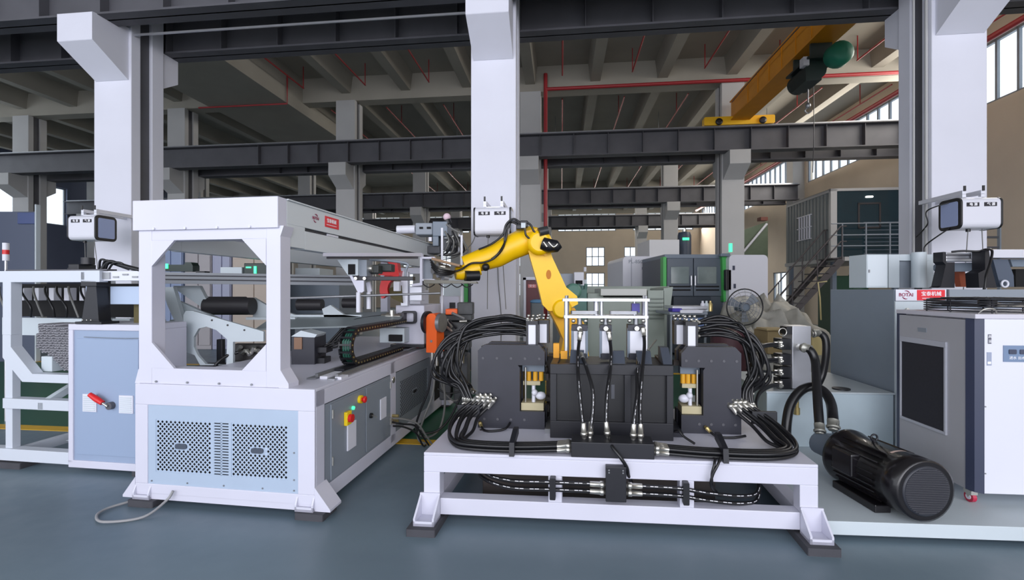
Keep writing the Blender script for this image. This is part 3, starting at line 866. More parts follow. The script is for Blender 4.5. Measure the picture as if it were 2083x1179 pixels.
# ------------------------------------------------------------------ hydraulic press table
K = Frame(-0.5686, 2.93, 5.0, 9.5)
KL, KT, KD = 2.41, .455, 1.25
t = thing('press_table', 'long low white welded steel table frame carrying the hydraulic presses', 'table', K.w(KL / 2, KD / 2, 0))
w = MB(K)
w.box(0, KL, 0, KD, KT - .02, KT)
w.box(0, KL, 0, .09, KT - .125, KT - .02)
w.box(0, KL, 0, .09, .06, .165)
for u in (0, .80, 1.605, KL - .105):
    w.box(u, u + (.105 if u not in (.80, 1.605) else .085), 0, .09, .165, KT - .125)
w.box(0, .09, .09, KD, .06, .15); w.box(KL - .09, KL, .09, KD, .06, .15)
w.box(0, KL, KD - .09, KD, .06, .15); w.box(0, .09, KD - .09, KD, .15, KT - .02); w.box(KL - .09, KL, KD - .09, KD, .15, KT - .02)
w.box(0, .06, .09, KD, KT - .12, KT - .02); w.box(KL - .06, KL, .09, KD, KT - .12, KT - .02)
w.build('frame', WHITE, t, bevel=.004)
for u in (-.02, KL - .105):
    foot_bracket(K, u, 0.0, .045, .2, .13, -1, .13).build('foot', WHITE, t)
    MB(K).prism(rrect(u - .03, u + .15, -.17, .16, .008), 'z', 0, .045).build('rubber_pad', PAD, t)
MB(K).box(.3, KL - .5, .35, .95, .02, .3).build('drip_tray', mat('tray_dark', (58, 52, 50), .7, noise=.4, nscale=5), t, bevel=.01)
tag(MB(K).prism(rrect(.25, .36, .2, .28, .02), 'z', 0, .02).build('red_rag', REDS), 'small red rag lying on the floor under the press table', 'rag')

def hose(pts, r=.0125, label='', group=None, fit=(0, 1), m=RUBBER, name='hydraulic_hose', flen=.05, raw=True, fm=CHROME, stripe=False, fr=K, steps=8, fs=1.0):
    pts = [Vector(p) if raw else fr.w(*p) for p in pts]
    sp = smooth_path(pts, steps)
    o = MB(W).tube(sp, r, 9, curve=False).build(name, m)
    tag(o, label, 'hose', group)
    for e in fit:
        a, b = (sp[0], sp[2]) if e == 0 else (sp[-1], sp[-3])
        d = (b - a).normalized()
        MB(W).lathe(a - d * .012, d, [(0, r * 1.25 * fs), (flen * .25, r * 1.25 * fs), (flen * .26, r * 1.75 * fs), (flen * .5, r * 1.75 * fs), (flen * .52, r * 1.45 * fs), (flen * 1.2, r * max(1.3 * fs, 1.08))], 8, raw=True).build('fitting', fm, o)
    if stripe:
        w = MB(W); n = len(sp)
        for k in range(3, n - 4):
            if k % 3 == 2: continue
            a, b = sp[k], sp[k + 1]
            off = Vector((0, -1, 0)) * (r * .93)
            if abs((b - a).normalized().z) < .5: off = Vector((0, -.85, .45)).normalized() * (r * .95)
            w.tube([a + off, a.lerp(b, .8) + off], r * .22, 4, curve=False)
        w.build('hose_print', WHITEINK, o)
    return o

# manifold block on the front edge and the small one under it
mb = thing('manifold_block', 'black square hydraulic manifold block on the front edge of the white table', 'valve block', K.w(1.15, .1, KT))
u0, u1 = K.u_at(1162, .02), K.u_at(1330, .02)
MB(K).box(u0, u1, -.004, .16, KT, KT + .095).build('block', BLACK, mb, bevel=.004)
lb = thing('manifold_plate', 'black manifold plate bolted to the front beam of the white table', 'valve block', K.w(1.1, -.05, .2))
a0, a1 = K.u_at(1232, -.04), K.u_at(1274, -.04)
MB(K).box(a0, a1, -.05, -.001, .205, .42).build('block', BLACK, lb, bevel=.004)
bolts(K, [(a0 + .02, -.05, .40), (a1 - .02, -.05, .40), (a0 + .02, -.05, .385), (a1 - .02, -.05, .385)], 'v', .005, .003, lb, STEEL, 'bolt')

# lower double hoses
zl = (.29, .245)
for side in (-1, 1):
    ub = a0 if side < 0 else a1
    for k, z in enumerate(zl):
        if side < 0:
            pts = [(ub, -.025, z + .01), (ub - .12, -.025, z + .012), (ub - .35, -.02, z + .01), (ub - .6, .02, z - .005), (ub - .78, .12, z + .0), (ub - .87, .3, z + .06 * (1 - k)), (ub - .9, .5, z + .16)]
        else:
            pts = [(ub, -.025, z + .01), (ub + .12, -.025, z + .008), (ub + .33, -.02, z + .0), (ub + .5, .0, z - .03), (ub + .72, .06, z - .065), (ub + .84, .15, z - .06), (ub + .9, .35, z + .05)]
        hose(pts, .0125, 'black printed hydraulic hose running %s from the lower manifold, %s of the pair' % ('left' if side < 0 else 'right', ['upper', 'lower'][k]), 'lower manifold hoses', fit=(0,), raw=False, stripe=True, flen=.09)
for u, n in ((.80, 'left'), (1.605, 'right')):
    uu = u + .03
    o = MB(K).prism(rrect(uu - .018, uu + .018, .2, .335, .006), 'v', -.045, -.0005).build('hose_clamp', PLAST)
    tag(o, 'black plastic clamp holding two hoses on the %s middle post of the table' % n, 'clamp')

# main hose bundles around both ends of the table top
PRW = .012
for side in (-1, 1):
    for k in range(4):
        for lay in range(2):
            if lay and k == 3: continue
            zz = KT + .02 + .026 * lay
            off = k * .032
            if side < 0:
                us = u0; 
                pts = [(us, .02 + off, zz + .02), (us - .1, .02 + off, zz + .012), (us - .35, .02 + off, zz), (us - .62, .03 + off, zz), (us - .77 + off * .4, .1 + off, zz), (us - .855 + off * 1.6, .26 + off * .6, zz + .03),
                       (us - .85 + off * 1.6, .42 + off * .3, zz + .09), (us - .76 + off * 1.4, .50, zz + .16), (us - .70 + off * 1.2, .52, zz + .21)]
            else:
                us = u1
                pts = [(us, .02 + off, zz + .02), (us + .1, .02 + off, zz + .012), (us + .35, .02 + off, zz), (us + .68, .02 + off, zz), (us + .86 - off * .3, .1 + off, zz), (us + .925 - off * 1.6, .24 + off * .6, zz + .02),
                       (us + .88 - off * 1.6, .40 + off * .3, zz + .08), (us + .78 - off * 1.4, .52, zz + .15), (us + .70 - off * 1.0, .56, zz + .2)]
            hose(pts, PRW, 'black hose round the %s end of the table top, %s of the %s layer' % ('left' if side < 0 else 'right', ['foremost', 'second', 'third', 'innermost'][k], ['lower', 'upper'][lay]), 'table top bundle %s' % ('left' if side < 0 else 'right'), raw=False, flen=.085)
    uc = (u0 - .37) if side < 0 else (u1 + .42)
    o = MB(K).prism([(-.005, KT), (-.005, KT + .05), (.17, KT + .085), (.17, KT + .13), (.12, KT + .13), (-.02, KT + .085), (-.03, KT)], 'u', uc - .016, uc + .016).build('hose_clamp', BLACK)
    tag(o, 'black upright clamp bar across the hose bundle on the %s of the table top' % ('left' if side < 0 else 'right'), 'clamp')
    uc = (u0 - .78) if side < 0 else (u1 + .82)
    o = MB(K).box(uc - .08, uc + .09, .47, .5, KT + .1, KT + .19).build('hose_clamp', BLACK, bevel=.004)
    tag(o, 'black cross clamp where the %s hose bundle rises to the press' % ('left' if side < 0 else 'right'), 'clamp')

# the two C-frame presses
def press(px0, px1, v, side):
    """side -1: opening on the right"""
    nm = 'left' if side < 0 else 'right'
    uL, uR = K.u_at(px0, v), K.u_at(px1, v)
    Wd = uR - uL; z0 = KT + .0; z1 = KT + .63; D = .26
    t = thing('c_frame_press', 'dark steel C-frame press on the %s half of the table, its jaw facing the middle' % nm, 'press', K.w((uL + uR) / 2, v + D / 2, z0), 'C-frame presses')
    X = lambda f: (uL + f * Wd) if side < 0 else (uR - f * Wd)
    zz = lambda f: z0 + f * (z1 - z0)
    poly = [(X(0), zz(0)), (X(1), zz(0)), (X(1), zz(.21)), (X(.63), zz(.21)), (X(.63), zz(.73)), (X(.60), zz(.76)), (X(1), zz(.76)), (X(1), zz(.92)), (X(.90), zz(1)), (X(.1), zz(1)), (X(0), zz(.93))]
    MB(K).prism(poly, 'v', v, v + .07).build('cheek_plate', BLACKP, t, bevel=.004)
    MB(K).prism(poly, 'v', v + D - .07, v + D).build('cheek_plate', BLACKP, t, bevel=.004)
    w = MB(K); ua, ub = sorted((X(.02), X(.55))); w.box(ua, ub, v + .07, v + D - .07, z0 + .01, zz(.97))
    ua, ub = sorted((X(.5), X(.97))); w.box(ua, ub, v + .07, v + D - .07, z0 + .01, zz(.18)); w.box(ua, ub, v + .07, v + D - .07, zz(.79), zz(.95))
    w.build('core', BLACK, t)
    bolts(K, [(X(.08 + .21 * i), v, zz(.84)) for i in range(5)] + [(X(.1 + .2 * i), v, zz(.11)) for i in range(4)], 'v', .011, .004, t, STEELDARK, 'bolt')
    w = MB(K); ua, ub = sorted((X(.64), X(.98))); w.box(ua, ub, v + .09, v + D - .09, zz(.66), zz(.75)); w.build('ram_plate', SLATE, t, bevel=.003)
    w = MB(K); w.box(ua + .01, ub - .03, v + .07, v + D - .1, zz(.50), zz(.55)); w.build('die_holder', OLIVEB, t, bevel=.003)
    w = MB(K); w.box(ua, ub - .0, v + .03, v + D - .08, zz(.21), zz(.30)); w.build('die_block', OLIVEB, t, bevel=.003)
    for f_ in (.74, .84, .93):
        MB(K).cyl((X(f_), v + .1, zz(.55)), (X(f_), v + .1, zz(.66)), .018, 12).build('spring', mat('spring_yellow', (222, 164, 40), .5), t)
    MB(K).cyl((X(.70), v + .06, zz(.3)), (X(.70), v + .06, zz(.72)), .008, 8).build('guide_rod', CHROME, t)
    w = MB(K); w.cyl((X(.82), v + .07, zz(.30)), (X(.82), v + .07, zz(.5)), .015, 8); w.ball(K.w(X(.93), v + .06, zz(.38)), .035, sc=(1.2, .8, .9)); w.ball(K.w(X(.84), v + .05, zz(.42)), .025)
    w.build('workpiece', WHITE2, t)
    # top cylinders
    for i, f_ in enumerate((.80, .95)):
        c = MB(K)
        uc = X(f_); hw_ = .032
        cyl_t = thing('hydraulic_cylinder', 'white square hydraulic cylinder standing on the %s press, %s of the two' % (nm, ['outer', 'inner'][i]), 'cylinder', K.w(uc, v + .12 + .06 * i, z1), 'cylinders on the presses')
        vv = v + .05 + .1 * i
        MB(K).box(uc - hw_, uc + hw_, vv, vv + .09, z1 + .0, z1 + .15).build('barrel', WHITE2, cyl_t, bevel=.004)
        for s_ in (-1, 1): MB(K).box(uc + s_ * (hw_ + .004) - .008, uc + s_ * (hw_ + .004) + .008, vv - .004, vv + .09, z1, z1 + .16).build('tie_bar', BLACK, cyl_t)
        MB(K).box(uc - hw_ - .012, uc + hw_ + .012, vv - .006, vv + .1, z1 + .15, z1 + .18).build('cap', BLACK, cyl_t)
        for s_ in (-1, 0, 1):
            MB(K).ball((uc + s_ * .035, vv + .01, z1 + .195), .013, raw=False).build('fitting', CHROME, cyl_t)
            MB(K).ball((uc + s_ * .035, vv + .07, z1 + .215), .012, raw=False).build('fitting', CHROME, cyl_t)
    return uL, uR, z1
lp = press(972, 1108, .55, -1)
rp = press(1386, 1508, .55, 1)

# hoses arching off the tops of the presses
HL = 'black hydraulic hose arching from the top of the %s press down its outer side'
rnd = random.Random(3)
for side, (uL, uR, z1) in ((-1, lp), (1, rp)):
    uo = uL if side < 0 else uR
    ui = uR - .12 if side < 0 else uL + .12
    for k in range(13):
        top = z1 + .17 - .012 * k + rnd.uniform(-.01, .01) if k < 6 else z1 + .09 - .008 * (k - 6)
        out = (.10 + .028 * (k % 7) + rnd.uniform(0, .04)) if side < 0 else (.03 + .018 * (k % 7) + rnd.uniform(0, .03))
        v0_ = .62 + .035 * (k % 5)
        st = (ui + side * (-.02) , v0_, top + .01)
        d = side
        mid1 = (ui + d * (.2 + rnd.uniform(-.03, .05)), v0_ + rnd.uniform(-.05, .05), top + .04 + rnd.uniform(-.035, .03))
        mid2 = (uo + d * out * .75, v0_ - .03, top - .02 - .02 * (k % 3))
        mid3 = (uo + d * (out + .06 + rnd.uniform(-.02, .02)), v0_ - .05, z1 - .12 - .05 * (k % 4))
        mid4 = (uo + d * (out * .8), .60 + .01 * k, z1 - .33)
        if k < 5: end = (uo + d * (.03 + .02 * k), .56 + .01 * k, KT + .17)
        else: end = (uo + d * (.06 + .015 * (k - 5)), .58 + .02 * k, KT + .24)
        hose([st, mid1, mid2, mid3, mid4, end], .0115, HL % ('left' if side < 0 else 'right'), 'press hoses %s' % ('left' if side < 0 else 'right'), fit=(0, 1), raw=False, steps=7)
# small pipe stubs at the outer foot of each press
for side, (uL, uR, z1) in ((-1, lp), (1, rp)):
    uo = uL if side < 0 else uR
    for k in range(3):
        w = MB(W).tube([K.w(uo + side * (.005 + .035 * k), .56, KT + .165), K.w(uo + side * (.03 + .035 * k), .545, KT + .19), K.w(uo + side * (.055 + .035 * k), .53, KT + .165), K.w(uo + side * (.10 + .035 * k), .5, KT + .08)], .009, 8)
        tag(w.build('elbow_pipe', CHROME), 'bent zinc elbow pipe at the outer foot of the %s press' % ('left' if side < 0 else 'right'), 'pipe', 'elbow pipes %s' % ('left' if side < 0 else 'right'))
    hose([(uo - side * .02, .54, KT + .04), (uo - side * .06, .47, KT + .012), (uo - side * .12, .44, KT + .01), (uo - side * .22, .47, KT + .02), (uo - side * .25, .53, KT + .05)] if side < 0 else
         [(uo - .25, .53, KT + .05), (uo - .2, .46, KT + .012), (uo - .1, .44, KT + .01), (uo, .46, KT + .02)], .009, 'thin black hose lying on the table in front of the %s press' % ('left' if side < 0 else 'right'), fit=(0,), raw=False, fm=BRASS)

# centre clamping box
v = .36
uL, uR = K.u_at(1119, v), K.u_at(1370, v)
zT = K.z_at(740, uL, v)
cb = thing('clamping_box', 'big black steel clamping box with recessed windows in the middle of the table', 'press', K.w((uL + uR) / 2, v + .3, KT))
w = MB(K)
w.box(uL, uR, v, v + .04, zT - .07, zT); w.box(uL, uR, v, v + .04, KT, KT + .12)
w.box(uL, uL + .045, v, v + .04, KT + .12, zT - .07); w.box(uR - .045, uR, v, v + .04, KT + .12, zT - .07)
um_ = uL + (uR - uL) * .635; w.box(um_ - .022, um_ + .022, v, v + .04, KT + .12, zT - .07)
w.build('front_frame', BLACK, cb, bevel=.003)
MB(K).box(uL + .01, uR - .01, v + .03, v + .06, KT, zT - .01).build('inner_plate', mat('recess_shade', (17, 18, 23), .4), cb)  # blacker than the frame: shade of the recessed windows put into the colour
w = MB(K); w.box(uL, uL + .05, v + .04, v + .55, KT, zT); w.box(uR - .05, uR, v + .04, v + .55, KT, zT); w.box(uL, uR, v + .5, v + .55, KT, zT - .02)
w.build('side_wall', BLACK, cb, bevel=.003)
w = MB(K); w.box(uL + .05, uR - .05, v + .06, v + .5, zT - .06, zT - .02); w.build('top_plate', BLACKP, cb)
w = MB(K)
for q in (.22, .56, .78): MB(K).prism([(v + .05, zT), (v + .18, zT), (v + .18, zT + .08), (v + .14, zT + .08)], 'u', uL + (uR - uL) * q - .05, uL + (uR - uL) * q + .05).build('rib_plate', mat('rib_dark', (70, 76, 88), .45), cb, bevel=.003)
MB(K).prism([(v + .05, zT), (v + .3, zT), (v + .3, zT + .1), (v + .2, zT + .1)], 'u', uR - .06, uR).build('rib_plate', MATS['rib_dark'], cb, bevel=.003)
w = MB(K); w.box(uL + .0, uL + .045, v + .3, v + .36, zT, zT + .11); w.box(uL + .06, uL + .11, v + .25, v + .3, zT, zT + .06)
w.build('stop_block', mat('stop_yellow', (226, 158, 30), .5), cb)
for q in (.27, .5): 
    w = MB(K)
    uq = uL + (uR - uL) * (.24 + (q - .27) * 1.2)
    w.box(uq - .012, uq + .012, v + .022, v + .03, KT + .28, KT + .38); w.build('door_handle', mat('handle_grey', (70, 72, 80), .4), cb)

# aluminium cylinder stand on the box
va = v + .28
sL, sR = K.u_at(1152, va), K.u_at(1314, va)
z2 = K.z_at(609, sL, va); z1_ = K.z_at(643, sL, va)
st = thing('cylinder_stand', 'bright aluminium two-tier stand on round posts above the black clamping box', 'stand', K.w((sL + sR) / 2, va, zT))
for (zz_, ex) in ((z2, .03), (z1_, .02)):
    MB(K).prism(rrect(sL - ex, sR + ex, va - .025, va + .17, .01), 'z', zz_ - .012, zz_ + .008).build('plate', ALU, st, bevel=.002)
for (uu, vv) in ((sL, va), (sR, va), (sL, va + .14), (sR, va + .14)):
    MB(K).cyl((uu, vv, zT - (.0)), (uu, vv, z2), .017, 16).build('post', ALU, st)
    MB(K).cyl((uu, vv, z2 + .008), (uu, vv, z2 + .03), .012, 6).build('nut', STEEL, st)
for q in (.38, .45, .87):
    MB(K).cyl((sL + (sR - sL) * q, va + .08, z1_), (sL + (sR - sL) * q, va + .08, z2), .012 if q > .4 else .02, 12).build('spacer', ALU, st)
w = MB(K)
for q in (.05, .55):
    w.prism(rrect(sL + (sR - sL) * q, sL + (sR - sL) * (q + .36), va + .03, va + .1, .02), 'z', z1_ + .015, z1_ + .04)
w.build('sensor_block', STEEL, st, bevel=.003)
MB(K).box(sR - .1, sR - .04, va + .05, va + .12, z1_ + .03, z2 - .03).build('solenoid', mat('blue_violet', (66, 60, 140), .5), st)
for i, px in enumerate((1179, 1232, 1294)):
    uc = K.u_at(px, va); hw_ = (.046, .03, .05)[i]
    zt_ = K.z_at(672, uc, va); zb_ = K.z_at(718, uc, va)
    c = thing('hydraulic_cylinder', ['white square cylinder hanging under the stand, the one nearest the yellow stop block', 'narrow white cylinder in the middle under the aluminium stand', 'white square cylinder under the end of the stand towards the oil tank'][i], 'cylinder', K.w(uc, va, zb_), 'cylinders under the stand')
    MB(K).box(uc - hw_, uc + hw_, va - .02, va + .08, zb_, zt_).build('barrel', WHITE2, c, bevel=.005)
    for s_ in (-1, 1): MB(K).box(uc + s_ * (hw_ + .008) - .009, uc + s_ * (hw_ + .008) + .009, va - .025, va + .08, zb_ - .03, zt_ + .02).build('tie_bar', SLATE, c)
    MB(K).box(uc - hw_ - .015, uc + hw_ + .015, va - .028, va + .09, zt_, zt_ + .045).build('cap', BLACKP, c, bevel=.003)
    MB(K).box(uc - hw_ - .01, uc + hw_ + .01, va - .025, va + .085, zT, zb_).build('foot_block', BLACKP, c)
    for s_ in (-1, 1):
        MB(K).ball((uc + s_ * (hw_ + .0), va - .02, zt_ + .075), .016, raw=False).build('fitting', CHROME, c)
    MB(K).cyl((uc, va + .02, zt_ + .045), (uc, va + .02, z1_ - .012), .02, 12).build('rod', STEEL, c)
    MB(K).cyl((uc, va - .03, zt_ + .02), (uc, va - .055, zt_ + .02), .018, 8).build('fitting', CHROME, c)

# vertical hoses from the cylinders to the manifold
vh = [([(1181, 672, 3.42), (1176, 715, 3.3), (1176, 760, 3.1), (1181, 820, 3.0), (1187, 875, 2.93), (1188, 895, 2.92)], 'first'),
      ([(1181, 718, 3.35), (1192, 745, 3.15), (1205, 790, 3.02), (1206, 830, 2.98), (1201, 875, 2.95), (1200, 893, 2.94)], 'second'),
      ([(1238, 672, 3.42), (1243, 715, 3.3), (1241, 755, 3.12), (1235, 800, 3.02), (1233, 850, 2.96), (1236, 892, 2.94)], 'third'),
      ([(1300, 718, 3.35), (1296, 760, 3.12), (1296, 800, 3.0), (1290, 850, 2.92), (1288, 893, 2.9)], 'fourth'),
      ([(1307, 665, 3.42), (1311, 700, 3.3), (1306, 760, 3.08), (1302, 820, 2.98), (1303, 870, 2.91), (1303, 893, 2.89)], 'fifth')]
for ps, n in vh:
    pts = [P(*q) for q in ps]; pts[-1].z = KT + .10
    hose(pts, .0125, 'black printed hose dropping over the front of the clamping box, %s from the left press' % n, 'hoses over the clamping box', flen=.085, stripe=True, fm=CHROME)
hose([P(1240, 885, 2.95), P(1244, 905, 2.83), P(1262, 930, 2.78), P(1275, 950, 2.79), P(1279, 968, 2.82), P(1290, 990, 2.95)], .011, 'black hose falling from the manifold over the table edge', fit=())
hose([P(1466, 930, 2.76), P(1460, 945, 2.73), P(1450, 965, 2.73), P(1446, 985, 2.74), P(1456, 1003, 2.8)], .008, 'thin twin black cable hanging over the front beam on the right', fit=(), name='cable')
hose([P(1455, 931, 2.77), P(1453, 945, 2.74), P(1448, 965, 2.74), P(1450, 988, 2.76), P(1460, 1003, 2.82)], .008, 'thin black cable hanging beside the twin cable on the front beam', fit=(), name='cable')
hose([(uR + .01, v + .03, KT + .06), (uR + .03, v - .02, KT + .08), (uR + .06, v - .05, KT + .05), (uR + .12, v - .1, KT + .02)], .008, 'small looped cable at the corner of the clamping box', fit=(), raw=False, name='cable')
# tool leaning between box and right press
o = MB(W).cyl(P(1318, 712, 3.4), P(1335, 691, 3.5), .006, 8, raw=True).build('steel_rod', CHROME)
tag(o, 'short bare steel rod leaning behind the black clamping box', 'rod')

# bending head hoses into the back of the table from the robot side: dark machinery behind the presses
bk = thing('tooling_rail', 'dark oily tooling rail between the left press and the clamping box', 'tooling', K.w(lp[1] + .08, .9, KT))
w = MB(K)
rr = random.Random(9)
for k in range(22):
    a = lp[1] - .05 + rr.random() * .12; b = .7 + rr.random() * .3; zz_ = KT + .02 + rr.random() * .5
    w.box(a, a + rr.uniform(.02, .07), b, b + .05, zz_, zz_ + rr.uniform(.02, .06))
w.box(lp[1] - .02, lp[1] + .07, .9, .98, KT, KT + .5)
w.build('jaw_stack', mat('oily_steel', (56, 48, 42), .45, noise=.4, nscale=20), bk)
MB(K).box(lp[1] + .01, lp[1] + .13, .45, 1.1, KT, KT + .035).build('slide', STEEL, bk)
bk = thing('tooling_rail', 'dark tooling rail between the clamping box and the right press', 'tooling', K.w(rp[0] - .06, .9, KT))
w = MB(K)
for k in range(14):
    a = rp[0] - .12 + rr.random() * .1; b = .7 + rr.random() * .3; zz_ = KT + .02 + rr.random() * .45
    w.box(a, a + rr.uniform(.02, .05), b, b + .05, zz_, zz_ + rr.uniform(.02, .06))
w.box(rp[0] - .1, rp[0] - .02, .9, .98, KT, KT + .5)
w.build('jaw_stack', MATS['oily_steel'], bk)
MB(K).box(rp[0] - .11, rp[0] - .005, .45, 1.1, KT, KT + .03).build('slide', BLACKP, bk)
# ------------------------------------------------------------------ right side: platform, motor, tank, cabinet, chiller
def pbx(w, x0, x1, y0, y1, Y, d):
    a = P(x0, y1, Y); b = P(x1, y0, Y)
    return w.box(a.x, b.x, Y, Y + d, a.z, b.z, raw=True)
R = Frame(1.87, 2.74, 3.8, 7.0)
t = thing('platform', 'low pale steel platform carrying the motor, oil tank and chiller', 'platform', R.w(1.3, 1.5, 0))
MB(R).box(0, 3.2, 0, 3.3, .028, .11).build('deck', PALE, t, bevel=.003)
w = MB(R)
for u in (.3, 1.5, 2.9):
    for v in (.2, 3.0): w.box(u, u + .1, v, v + .1, 0, .03)
w.build('pad', PAD, t)

# electric motor and pump
mo = thing('electric_motor', 'big black electric motor lying on the pale platform, round fan cover towards us', 'motor', Vector((2.42, 2.95, .11)))
pf = Vector((2.45, 2.69, .310)); d = Vector((-.06, 1, 0)).normalized()
MB(W).lathe(pf, d, [(0, .172), (.004, .184), (.15, .184), (.152, .178), (.52, .178), (.56, .19), (.585, .19), (.60, .15), (.66, .1), (.70, .09)], 40, raw=True).build('casing', mat('motor_black', (22, 20, 24), .3, coat=.3), mo)
fc = MB(W).lathe(pf - d * .006, d, [(0, .140), (.004, .150), (.010, .150)], 36, raw=True).build('fan_cover', mat('fan_cover', (44, 46, 54), .45), mo)
w = MB(W)
side = d.cross(ZUP).normalized()
for k in range(-12, 13):
    h = k * .0105; L = math.sqrt(max(0, .138 ** 2 - h * h))
    c = pf - d * .009 + ZUP * h
    w.tube([c - side * L, c + side * L], .0022, 4, curve=False)
w.build('grille', mat('grille_grey', (78, 78, 84), .4), fc)
w = MB(W)
for a in range(0, 360, 12):
    aa = math.radians(a)
    if 60 < a < 120: continue
    n = side * math.cos(aa) + ZUP * math.sin(aa)
    p = pf + d * .17 + n * .176
    q = n.cross(d) * .003
    pts = [p - q, p + q, p + q + n * .012, p - q + n * .012]
    pts = pts + [x + d * .34 for x in pts]
    w.add(pts, [(0, 1, 2, 3), (7, 6, 5, 4), (0, 4, 5, 1), (1, 5, 6, 2), (2, 6, 7, 3), (3, 7, 4, 0)], raw=True)
w.build('cooling_fin', MATS['motor_black'], mo, kind='stuff')
w = MB(W)
for s_ in (-1, 1):
    a = pf + side * s_ * .13 + d * .15
    w.box(a.x - .05, a.x + .05, a.y, a.y + .38, .11, .16, raw=True)
w.build('mount_foot', MATS['motor_black'], mo, bevel=.006)
MB(W).box(2.22, 2.31, 2.98, 3.16, .27, .42, raw=True).build('terminal_box', MATS['motor_black'], mo, bevel=.01)
ey = pf + d * .36 + ZUP * .2
w = MB(W); w.tube([ey + side * .022 * math.cos(a) + ZUP * .022 * math.sin(a) for a in [i * PI / 8 for i in range(17)]], .006, 6, curve=False); w.cyl(ey - ZUP * .035, ey - ZUP * .015, .012, 8, raw=True)
w.build('lifting_eye', BLACK, mo)
w = MB(W)
def arcstrip(tt0, tt1, a0, a1, rad, nm, m_):
    w = MB(W); pts = []; n = 8
    for tt in (tt0, tt1):
        for i in range(n + 1):
            a = math.radians(a0 + (a1 - a0) * i / n)
            pts.append(pf + d * tt - side * rad * math.cos(a) + ZUP * rad * math.sin(a))
    w.add(pts, [(i, i + 1, n + 1 + i + 1, n + 1 + i) for i in range(n)], True, raw=True)
    return w.build(nm, m_, mo)
arcstrip(.16, .178, 70, 105, .1802, 'name_strip', mat('strip_pink', (214, 188, 178), .4))
arcstrip(.24, .30, 128, 142, .1796, 'rating_plate', mat('rating_grey', (92, 84, 96), .4))
w = MB(W); w.cyl(P(1708, 905, 3.5), P(1708, 880, 3.5), .05, 14, raw=True); w.cyl(P(1680, 893, 3.5), P(1735, 893, 3.5), .045, 14, raw=True); w.cyl(pf + d * .68, pf + d * .86, .085, 18, raw=True)
w.build('pump', SLATE, mo)

# big suction and pressure hoses
bighose = [([(1599, 905, 3.75), (1600, 860, 3.78), (1608, 822, 3.82), (1628, 795, 3.85), (1652, 786, 3.85), (1676, 796, 3.8), (1690, 820, 3.7), (1694, 850, 3.55), (1695, 872, 3.5)], 'thick black hose arching over from the table side to the pump', .038),
           ([(1632, 706, 3.98), (1648, 712, 3.92), (1658, 735, 3.88), (1661, 780, 3.75), (1664, 830, 3.62), (1668, 880, 3.52)], 'thick black hose dropping from the face of the aluminium valve block to the pump', .034),
           ([(1652, 678, 4.3), (1668, 678, 4.3), (1679, 690, 4.28), (1680, 720, 4.25), (1673, 760, 4.2), (1660, 790, 4.2), (1656, 815, 4.1), (1656, 830, 4.1)], 'thick black hose bending down behind the aluminium valve block', .032)]
for ps, lab, r in bighose:
    hose([P(*q) for q in ps], r, lab, fit=(0, 1), flen=.07, steps=6, fs=.72, fm=mat('dull_zinc', (168, 168, 160), .4, metal=.6))

# oil tank
T = Frame(2.27, 4.05, 4.0, 7.0)
ot = thing('oil_tank', 'pale blue grey steel oil tank with flat top behind the black motor', 'tank', T.w(.53, .5, .11))
MB(T).box(0, 1.07, 0, 1.0, .11, .585).build('tank_body', mat('tank_pale', (188, 204, 212), .4, noise=.12, nscale=2.5), ot, bevel=.006)
MB(T).box(-.008, 1.078, -.008, 1.01, .585, .60).build('lid', PALE, ot, bevel=.003)
MB(T).cyl((.70, .12, .60), (.70, .12, .612), .07, 20).build('filler_cap', PLAST, ot)
w = MB(T); w.cyl((.25, -.01, .56), (.25, -.01, .40), .018, 10); w.cyl((.25, -.01, .46), (.25, -.01, .40), .026, 6)
w.build('level_plug', BRASS, ot)

# valve stack
vs = thing('valve_stack', 'tall aluminium valve block with black valves and zinc fittings on the oil tank', 'valve block', T.w(.33, .1, .60))
w = MB(W); pbx(w, 1612, 1650, 663, 790, 4.1, .16)
w.build('block', ALU, vs, bevel=.004)
for i, y in enumerate((700, 731, 757, 781)):
    w = MB(W); pbx(w, 1588, 1612, y - 11, y + 11, 4.12, .12); v_ = w.build('valve', BLACK, vs, bevel=.006)
    for k in range(2):
        p = P(1590 + 2 * k, y - 4 + 7 * k, 4.08)
        MB(W).lathe(p, Vector((-1, 0, 0)), [(0, .018), (.03, .018), (.031, .012), (.07, .012)], 8, raw=True).build('fitting', CHROME, v_)
w = MB(W); pbx(w, 1600, 1612, 664, 680, 4.1, .1); w.build('side_cap', PLAST, vs)
w = MB(W); w.tube([P(1592 + 8 * math.cos(a), 675 + 8 * math.sin(a), 4.1) for a in [i * PI / 6 for i in range(13)]], .005, 5, curve=False); w.build('gauge_ring', CHROME, vs)
w = MB(W); w.cyl(P(1626, 706, 4.1), P(1634, 706, 4.0), .03, 12, raw=True); w.cyl(P(1650, 678, 4.3), P(1656, 678, 4.3), .03, 12, raw=True); w.build('port_flange', CHROME, vs)
w = MB(W); pbx(w, 1652, 1672, 684, 722, 4.45, .1); w.build('tag_plate', mat('tag_beige', (196, 178, 124), .7), vs)
# hoses from the valves to the right bundle
for i, y in enumerate((700, 704, 731, 735, 757, 781, 785)):
    ex = [(1588, y, 4.08), (1568, y - 1 if i < 3 else y, 4.0), (1545, y + (4 if i < 4 else -3), 3.9), (1520, y + (20 if i < 3 else 5 if i < 5 else 30), 3.8)] if i < 5 else \
         [(1588, y, 4.08), (1566, y + 2, 3.95), (1545, y + 16, 3.85), (1538, y + 40, 3.75), (1545, y + 62 + 3 * (i - 5), 3.62), (1560, y + 85, 3.5)]
    hose([P(*q) for q in ex], .012, 'black hose from the black valves of the aluminium block to the right press', 'valve stack hoses', fit=(0,))

